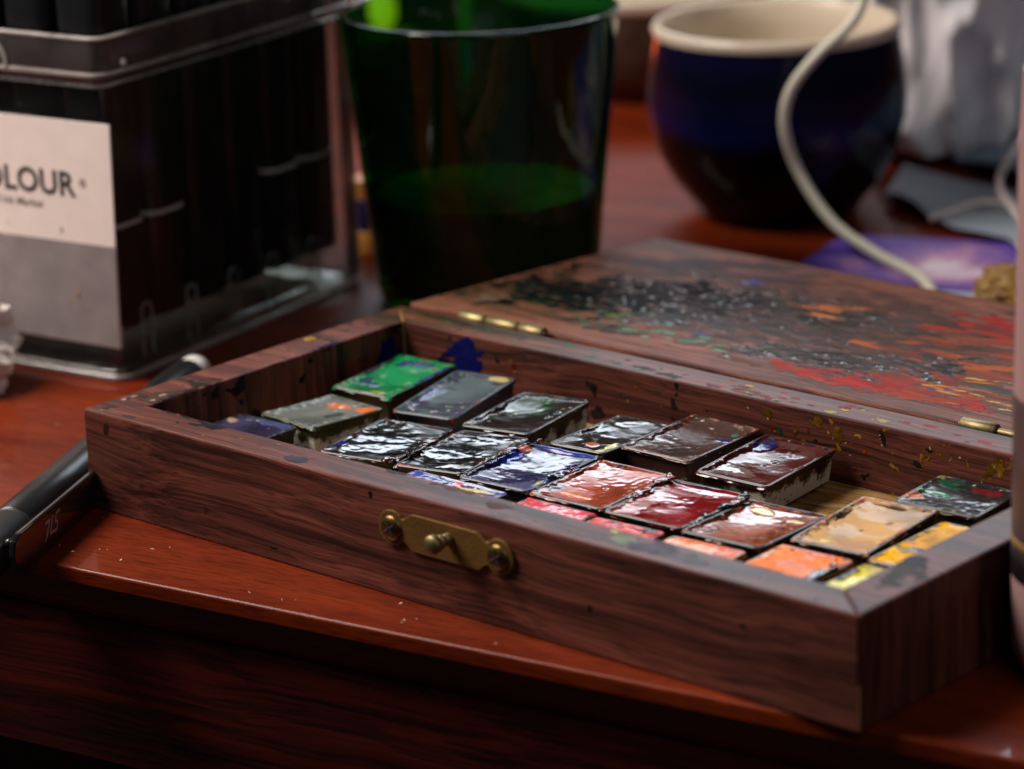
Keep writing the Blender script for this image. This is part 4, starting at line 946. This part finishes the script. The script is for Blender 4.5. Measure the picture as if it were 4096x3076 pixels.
# markers standing in the case
def marker(i, j):
    r = empty('marker'); 
    w = 0.0150
    p = rrect(-w/2, w/2, -w/2, w/2, 0.0042, 5)
    ring_sweep('barrel', p, [(-0.0012, 0.0), (0, 0.0012), (0, 0.1490), (-0.0012, 0.15)], M_marker, r, closed_prof=False, cap_first=True, cap_last=True)
    if ring_of(i, j): ring_sweep('ring', p, [(0.0, 0.0272), (0.00022, 0.0273), (0.00022, 0.0284), (0.0, 0.0285)], M_mring, r, closed_prof=False)
    return r
def ring_of(i, j): return (j == 0 and i in (0, 1, 4, 5))
ordn = ['first', 'second', 'third', 'fourth', 'fifth', 'sixth']
for j in range(5):
    for i in range(6):
        if j >= 2 and i >= 2: continue
        m_ = marker(i, j)
        lx, ly = -0.0103-0.0172*j, 0.0110+0.0170*i
        m_.matrix_world = case.matrix_basis @ Matrix.Translation((lx, ly, 0.0116))
        if j == 0: lb = f'black marker along the clear case right wall, {ordn[i]} from its near corner'
        elif i == 0: lb = f'black marker in the clear case behind the label, {ordn[j]} from the near corner'
        else: lb = f'inner black marker of the clear case, {ordn[j]} row from the right, {ordn[i]} back'
        props(m_, lb, 'marker', 'markers standing in the clear case')

# ------------------------------------------------------------------ green glass
gl = lathe('glass', [(0.0, 0.0), (0.0285, 0.0), (0.0303, 0.0012), (0.0308, 0.006), (0.0381, 0.0790), (0.0383, 0.0797), (0.0382, 0.0804), (0.0377, 0.0809), (0.0371, 0.0810), (0.0366, 0.0807), (0.0363, 0.0800), (0.0361, 0.0790), (0.0294, 0.0090), (0.0280, 0.0045), (0.018, 0.0032), (0.0, 0.0030)],
           M_glass, None, 96, (-0.0445, 0.1855, 0.0004))
props(gl, 'dark green drinking glass standing behind the paint box', 'glass')
wt = lathe('murky_liquid', [(0.0, 0.0034), (0.0176, 0.0036), (0.0272, 0.0050), (0.0288, 0.0092), (0.03055, 0.0300), (0.0302, 0.0306), (0.0296, 0.0303), (0.0, 0.0303)], M_water, None, 72, (-0.0445, 0.1855, 0.0004))
props(wt, 'murky green water in the bottom of the green glass', 'water')
# ------------------------------------------------------------------ blue cup
cup = empty('ceramic_cup', (-0.0352, 0.3062, 0.0003))
props(cup, 'round cobalt blue and black ceramic cup with a cream inside', 'cup')
lathe('outside', [(0.0, 0.0), (0.0225, 0.0), (0.0240, 0.0012), (0.0262, 0.0050), (0.0318, 0.0120), (0.0362, 0.0205), (0.0386, 0.0300), (0.0390, 0.0370), (0.0383, 0.0450), (0.0372, 0.0525), (0.0367, 0.0556)], M_glaze, cup, 96)
lathe('cream_lining', [(0.0367, 0.0556), (0.0373, 0.0574), (0.0366, 0.0588), (0.0350, 0.0590), (0.0338, 0.0578), (0.0342, 0.0500), (0.0352, 0.036), (0.034, 0.022), (0.028, 0.012), (0.0, 0.0075)], M_cream, cup, 96)

# ------------------------------------------------------------------ cables
c1p = [(0.0900, 0.2230, 0.0018), (0.0760, 0.2350, 0.0022), (0.0620, 0.2480, 0.0026), (0.0505, 0.2590, 0.0028), (0.0403, 0.2650, 0.0032), (0.0265, 0.2702, 0.0045), (0.0100, 0.2725, 0.0106), (-0.0013, 0.2722, 0.0232), (-0.0038, 0.2685, 0.0365), (-0.0016, 0.2681, 0.0478),
       (0.0050, 0.2713, 0.0580), (0.0104, 0.2794, 0.0658), (0.0122, 0.2841, 0.0731), (0.0098, 0.2862, 0.0832), (0.004, 0.292, 0.100), (-0.004, 0.300, 0.118)]
props(tube('cable', catmull(c1p, 8), 0.00158, M_cable, None, 16), 'thick cream cable curving down in front of the blue cup', 'cable')
c2p = [(0.0210, 0.372, 0.034), (0.0190, 0.3660, 0.0250), (0.0165, 0.3590, 0.0170), (0.0175, 0.3480, 0.0110), (0.0235, 0.3385, 0.0085), (0.0330, 0.3290, 0.0072), (0.0440, 0.3190, 0.0065), (0.0600, 0.3120, 0.0045), (0.080, 0.3100, 0.0012)]
props(tube('cable', catmull(c2p, 8), 0.0011, M_cable2, None, 12), 'thin white cable looping down beside the pink bottle', 'cable')
c3p = [(0.0160, 0.3130, 0.0040), (0.0182, 0.3230, 0.0046), (0.0190, 0.3325, 0.0052), (0.0235, 0.3368, 0.0050), (0.0310, 0.3382, 0.0046), (0.045, 0.3350, 0.0040), (0.070, 0.3330, 0.0035)]
props(tube('cable', catmull(c3p, 8), 0.0009, M_cable2, None, 12), 'thin white cable lying across the pale blue grey sheet', 'cable')

# ------------------------------------------------------------------ galaxy card, ochre scrap, slip
cd = prism('galaxy_card', [(0.0100, 0.2520), (0.1000, 0.2700), (0.0880, 0.3300), (-0.0010, 0.2935)], 0.0003, 0.0010, M_galaxy, None, 0)
props(cd, 'purple galaxy picture card lying behind the folded back lid', 'card')
oc = crumple('ochre_scrap', 15, 0.0175, 0.0120, 0.0100, 8, M_ochre, 0.8, None, 5, -0.1)
oc.location = (0.0815, 0.2590, 0.0030)
props(oc, 'crumpled ochre gold scrap behind the lid beside the pink bottle', 'scrap')
sl = prism('paper_slip', [(0.0600, 0.2490), (0.0715, 0.2530), (0.0700, 0.2570), (0.0585, 0.2530)], 0.0012, 0.0026, M_slip, None, 0)
props(sl, 'small pale blue paper slip at the near edge of the galaxy card', 'paper')

# ------------------------------------------------------------------ sheets and bag at the back right
def sheet(name, poly_fn, nu, nv, mat, thick=0.0005):
    vs = []; fs = []
    for s in (1, 0):
        for j in range(nv+1):
            for i in range(nu+1):
                x, y, z = poly_fn(i/nu, j/nv); vs.append((x, y, z-(0 if s else thick)))
    N = (nu+1)*(nv+1)
    for j in range(nv):
        for i in range(nu):
            a = j*(nu+1)+i; q = (a, a+1, a+nu+2, a+nu+1)
            fs.append(q); fs.append(tuple(N+k for k in q[::-1]))
    rim_ = [i for i in range(nu+1)] + [j*(nu+1)+nu for j in range(1, nv+1)] + [nv*(nu+1)+i for i in range(nu-1, -1, -1)] + [j*(nu+1) for j in range(nv-1, 0, -1)]
    for k in range(len(rim_)):
        a, b = rim_[k], rim_[(k+1) % len(rim_)]; fs.append((b, a, N+a, N+b))
    return mk(name, vs, fs, mat)
def quad(p, u, v):
    a, b, c, d = [np.array(k) for k in p]
    return (a*(1-u)+b*u)*(1-v)+(d*(1-u)+c*u)*v
def f1(u, v):
    p = quad([(-0.014, 0.3300), (0.056, 0.3020), (0.085, 0.3560), (-0.036, 0.3720)], u, v)
    p = p + np.array([0.0015*math.sin(9*u+2), 0.0020*math.sin(9*u)*(1-v)+0.0004*math.sin(31*u)*(1-v)])
    z = 0.0018+0.0010*math.sin(5*u+3*v)+0.0028*(1-v)**3*(0.6+0.4*math.sin(8*u+1))
    return p[0], p[1], max(z, 0.0009)
props(sheet('paper_sheet', f1, 40, 20, M_sheet), 'pale blue grey sheet with a ragged near edge beside the cup', 'sheet')
def f2(u, v):
    p = quad([(-0.020, 0.378), (0.090, 0.345), (0.110, 0.470), (-0.020, 0.500)], u, v)
    return p[0], p[1], 0.0045+0.012*v*(1-0.4*u)+0.002*math.sin(7*u+4*v)
props(sheet('slate_sheet', f2, 24, 24, M_sheet2), 'slate blue sheet lying under the grey bag', 'sheet')
# bag: crumpled plastic, sharp creases between soft facets
from mathutils import noise as MN
def bag_r(a, z):
    t = z/0.17
    p = Vector((math.cos(a)*1.5+0.9*t, math.sin(a)*1.5-0.7*t, t*2.3))
    q = Vector((math.cos(a)*2.9-1.6*t, math.sin(a)*2.9+1.8*t, t*4.0+5))
    r1 = 1-2*abs(MN.noise(p*1.7)); r2 = 1-2*abs(MN.noise(q*1.3)); r3 = 1-2*abs(MN.noise(q*2.9))
    return 1+0.22*(r1-0.5)+0.09*(r2-0.5)+0.02*(r3-0.5)
prof = [(0.0, 0.0)] + [(0.038+0.034*t**0.8, 0.0005+0.17*t) for t in np.linspace(0, 1, 60)] + [(0.02, 0.172), (0.0, 0.165)]
bg = lathe('plastic_bag', prof, M_bag, None, 300, (-0.0480, 0.4120, 0.004), wob=bag_r)
props(bg, 'crumpled grey white bag standing behind the blue cup', 'bag')

# ------------------------------------------------------------------ things further back
bw = empty('brown_bowl', (-0.188, 0.428, 0.0003)); props(bw, 'brown bowl with a cream rim far behind the green glass', 'bowl')
lathe('bowl_body', [(0.0, 0.0), (0.030, 0.0), (0.040, 0.010), (0.047, 0.024), (0.0500, 0.0345)], M_umber, bw, 72)
lathe('bowl_rim', [(0.0500, 0.0345), (0.0520, 0.0365), (0.0515, 0.0390), (0.0490, 0.0392), (0.0475, 0.036), (0.044, 0.022), (0.0, 0.006)], M_cream, bw, 72)
lp = empty('added_glow_lamp', (-0.2484, 0.3570, 0.0003)); props(lp, 'added lamp giving the warm glow, seen through the top of the green glass', 'lamp')  # lamp and bulb are added to make the yellow glow in the glass
M_glow, _nt, _b = newmat('added_glow_bulb'); _b.inputs['Base Color'].default_value = (1, 0.8, 0.4, 1)
_b.inputs['Emission Color'].default_value = (1.0, 0.13, 0.012, 1); _b.inputs['Emission Strength'].default_value = 20.0
lathe('stem', [(0.0, 0.0), (0.016, 0.0), (0.016, 0.003), (0.004, 0.005), (0.0035, 0.012)], M_umber, lp, 32)
lathe('socket', [(0.0035, 0.012), (0.0120, 0.014), (0.0130, 0.024), (0.0, 0.026)], M_orange, lp, 32)
lathe('bulb', [(0.0, 0.0255), (0.0030, 0.0265), (0.0048, 0.0300), (0.0048, 0.0360), (0.0036, 0.0410), (0.0, 0.0440)], M_glow, lp, 32)
st = tube('wooden_stick', [(-0.205, 0.352, 0.0022), (-0.212, 0.372, 0.150)], 0.0030, M_pale, None, 12)
props(st, 'pale wooden stick leaning upright behind the green glass', 'stick')
tb = empty('paint_tube', (-0.1066, 0.2020, 0.0003)); props(tb, 'small navy tube with an orange foot between the marker case and the glass', 'tube')
lathe('foot', [(0.0, 0.0), (0.0062, 0.0), (0.0062, 0.0065), (0.0056, 0.0070)], M_orange, tb, 24)
lathe('body', [(0.0056, 0.0070), (0.0056, 0.0150), (0.0050, 0.0165)], M_navy, tb, 24)
lathe('cap', [(0.0050, 0.0165), (0.0050, 0.0220), (0.0, 0.0222)], M_orange, tb, 24)

# ------------------------------------------------------------------ pink bottle at the right edge
pb = empty('pink_bottle', (0.2338, 0.0530, 0.0003)); props(pb, 'pink plastic bottle with a dark label at the right edge of the frame', 'bottle')
lathe('body', [(0.0, 0.0), (0.0120, 0.0), (0.0152, 0.0014), (0.0168, 0.0042), (0.0172, 0.0080), (0.0172, 0.0200)], M_pink, pb, 72)
lathe('band', [(0.0172, 0.0200), (0.01735, 0.0202), (0.01735, 0.0256), (0.0172, 0.0258)], M_band, pb, 72)
lathe('label', [(0.0172, 0.0258), (0.0173, 0.0260), (0.0173, 0.0560), (0.0172, 0.0562)], M_pinkl, pb, 72)
lathe('label_stripe', [(0.01732, 0.0270), (0.0175, 0.0271), (0.0175, 0.0281), (0.01732, 0.0282)], M_ochre, pb, 72)
lathe('cap', [(0.0172, 0.0562), (0.0171, 0.0570), (0.0168, 0.1050), (0.0160, 0.1180), (0.0, 0.1190)], M_pink, pb, 72)
# ------------------------------------------------------------------ tissue at the left edge
ts = crumple('tissue', 14, 0.0215, 0.0150, 0.0190, 12, M_tissue, 0.9, None, 6, -0.55)
ts.location = (-0.1010, 0.0440, 0.0108)
props(ts, 'crumpled white tissue at the left edge in front of the marker case', 'tissue')

# ------------------------------------------------------------------ brush pen in front of the box corner
pdir = Vector((14.3+9.4, -37.8-7.4, 0)).normalized()          # towards the front left of the picture
pr_ = 0.0056
pen = empty('brush_pen', (-0.0094, 0.0074, pr_+0.0001)); props(pen, 'black brush pen with a clip lying past the left corner of the box', 'pen')
pen.rotation_euler = (0, 0, math.atan2(pdir.y, pdir.x))
def xtube(name, prof, mat, parent, seg=40):
    o = lathe(name, prof, mat, parent, seg); o.rotation_euler = (0, math.radians(90), 0); return o
xtube('barrel', [(0.0, -0.072), (0.0040, -0.0718), (0.0050, -0.070), (0.0054, -0.055), (0.0055, 0.0), (pr_, 0.012), (pr_, 0.0440), (0.0053, 0.0443)], M_black, pen)
xtube('joint', [(0.0053, 0.0443), (0.0050, 0.0446), (0.0050, 0.0456), (0.0053, 0.0459)], M_print, pen)
xtube('cap', [(0.0053, 0.0459), (pr_, 0.0462), (pr_, 0.080), (0.0050, 0.084), (0.0, 0.0845)], M_black, pen)
xtube('end_plug', [(0.0044, -0.0700), (0.0046, -0.0720), (0.0044, -0.0760), (0.0028, -0.0785), (0.0, -0.0790)], M_white, pen)
# clip stands off the side of the pen, its flat face to the front
clip = prism('clip', [(0.0105, 0.0), (0.0125, 0.0036), (0.0570, 0.0044), (0.0600, 0.0036), (0.0612, 0.0), (0.0600, -0.0036), (0.0560, -0.0046), (0.0135, -0.0036)], 0.0060, 0.0076, M_gloss, pen, 0.0005, 3, axis='y')
clip.location = (0, 0, 0.0001)
b_ = lathe('clip_ball', [(0.0, -0.0013), (0.0009, -0.001), (0.0013, 0.0), (0.0009, 0.001), (0.0, 0.0013)], M_gloss, clip, 20); b_.location = (0.0590, 0.0058, 0.0026)
prism('clip_root', [(0.0560, 0.0030), (0.0600, 0.0030), (0.0600, -0.0030), (0.0560, -0.0030)], 0.0048, 0.0061, M_gloss, clip, 0.0003, axis='y')
def ribbon(bm, pts, w):
    for (x0, y0), (x1, y1) in zip(pts[:-1], pts[1:]):
        d = Vector((x1-x0, y1-y0)); d.normalize(); n = Vector((-d.y, d.x))*w/2; e = d*w*0.35
        q = [(x0-e.x+n.x, y0-e.y+n.y), (x0-e.x-n.x, y0-e.y-n.y), (x1+e.x-n.x, y1+e.y-n.y), (x1+e.x+n.x, y1+e.y+n.y)]
        bm.faces.new([bm.verts.new((px, 0, pz)) for px, pz in q])
bm = bmesh.new()
S_ = 0.0040
glyphs = [[(0.05, 0.95), (0.62, 0.95), (0.05, 0.0)], [(0.05, 0.0), (0.45, 0.42)], [(1.02, 1.05), (0.72, 0.18), (1.18, 0.18)],
          [(2.00, 1.05), (1.52, 0.98), (1.42, 0.62), (1.80, 0.48), (1.68, 0.14), (1.30, 0.14)]]
for g_ in glyphs:       # seen from the front the lettering runs up the clip, upside down
    ribbon(bm, [(0.0445-(x*S_*1.02+0.25*y*S_), -0.0021+y*S_*1.02) for x, y in g_], 0.00062)
lt = bm_obj('logo', bm, M_logo, clip); lt.location = (0, 0.00766, 0)
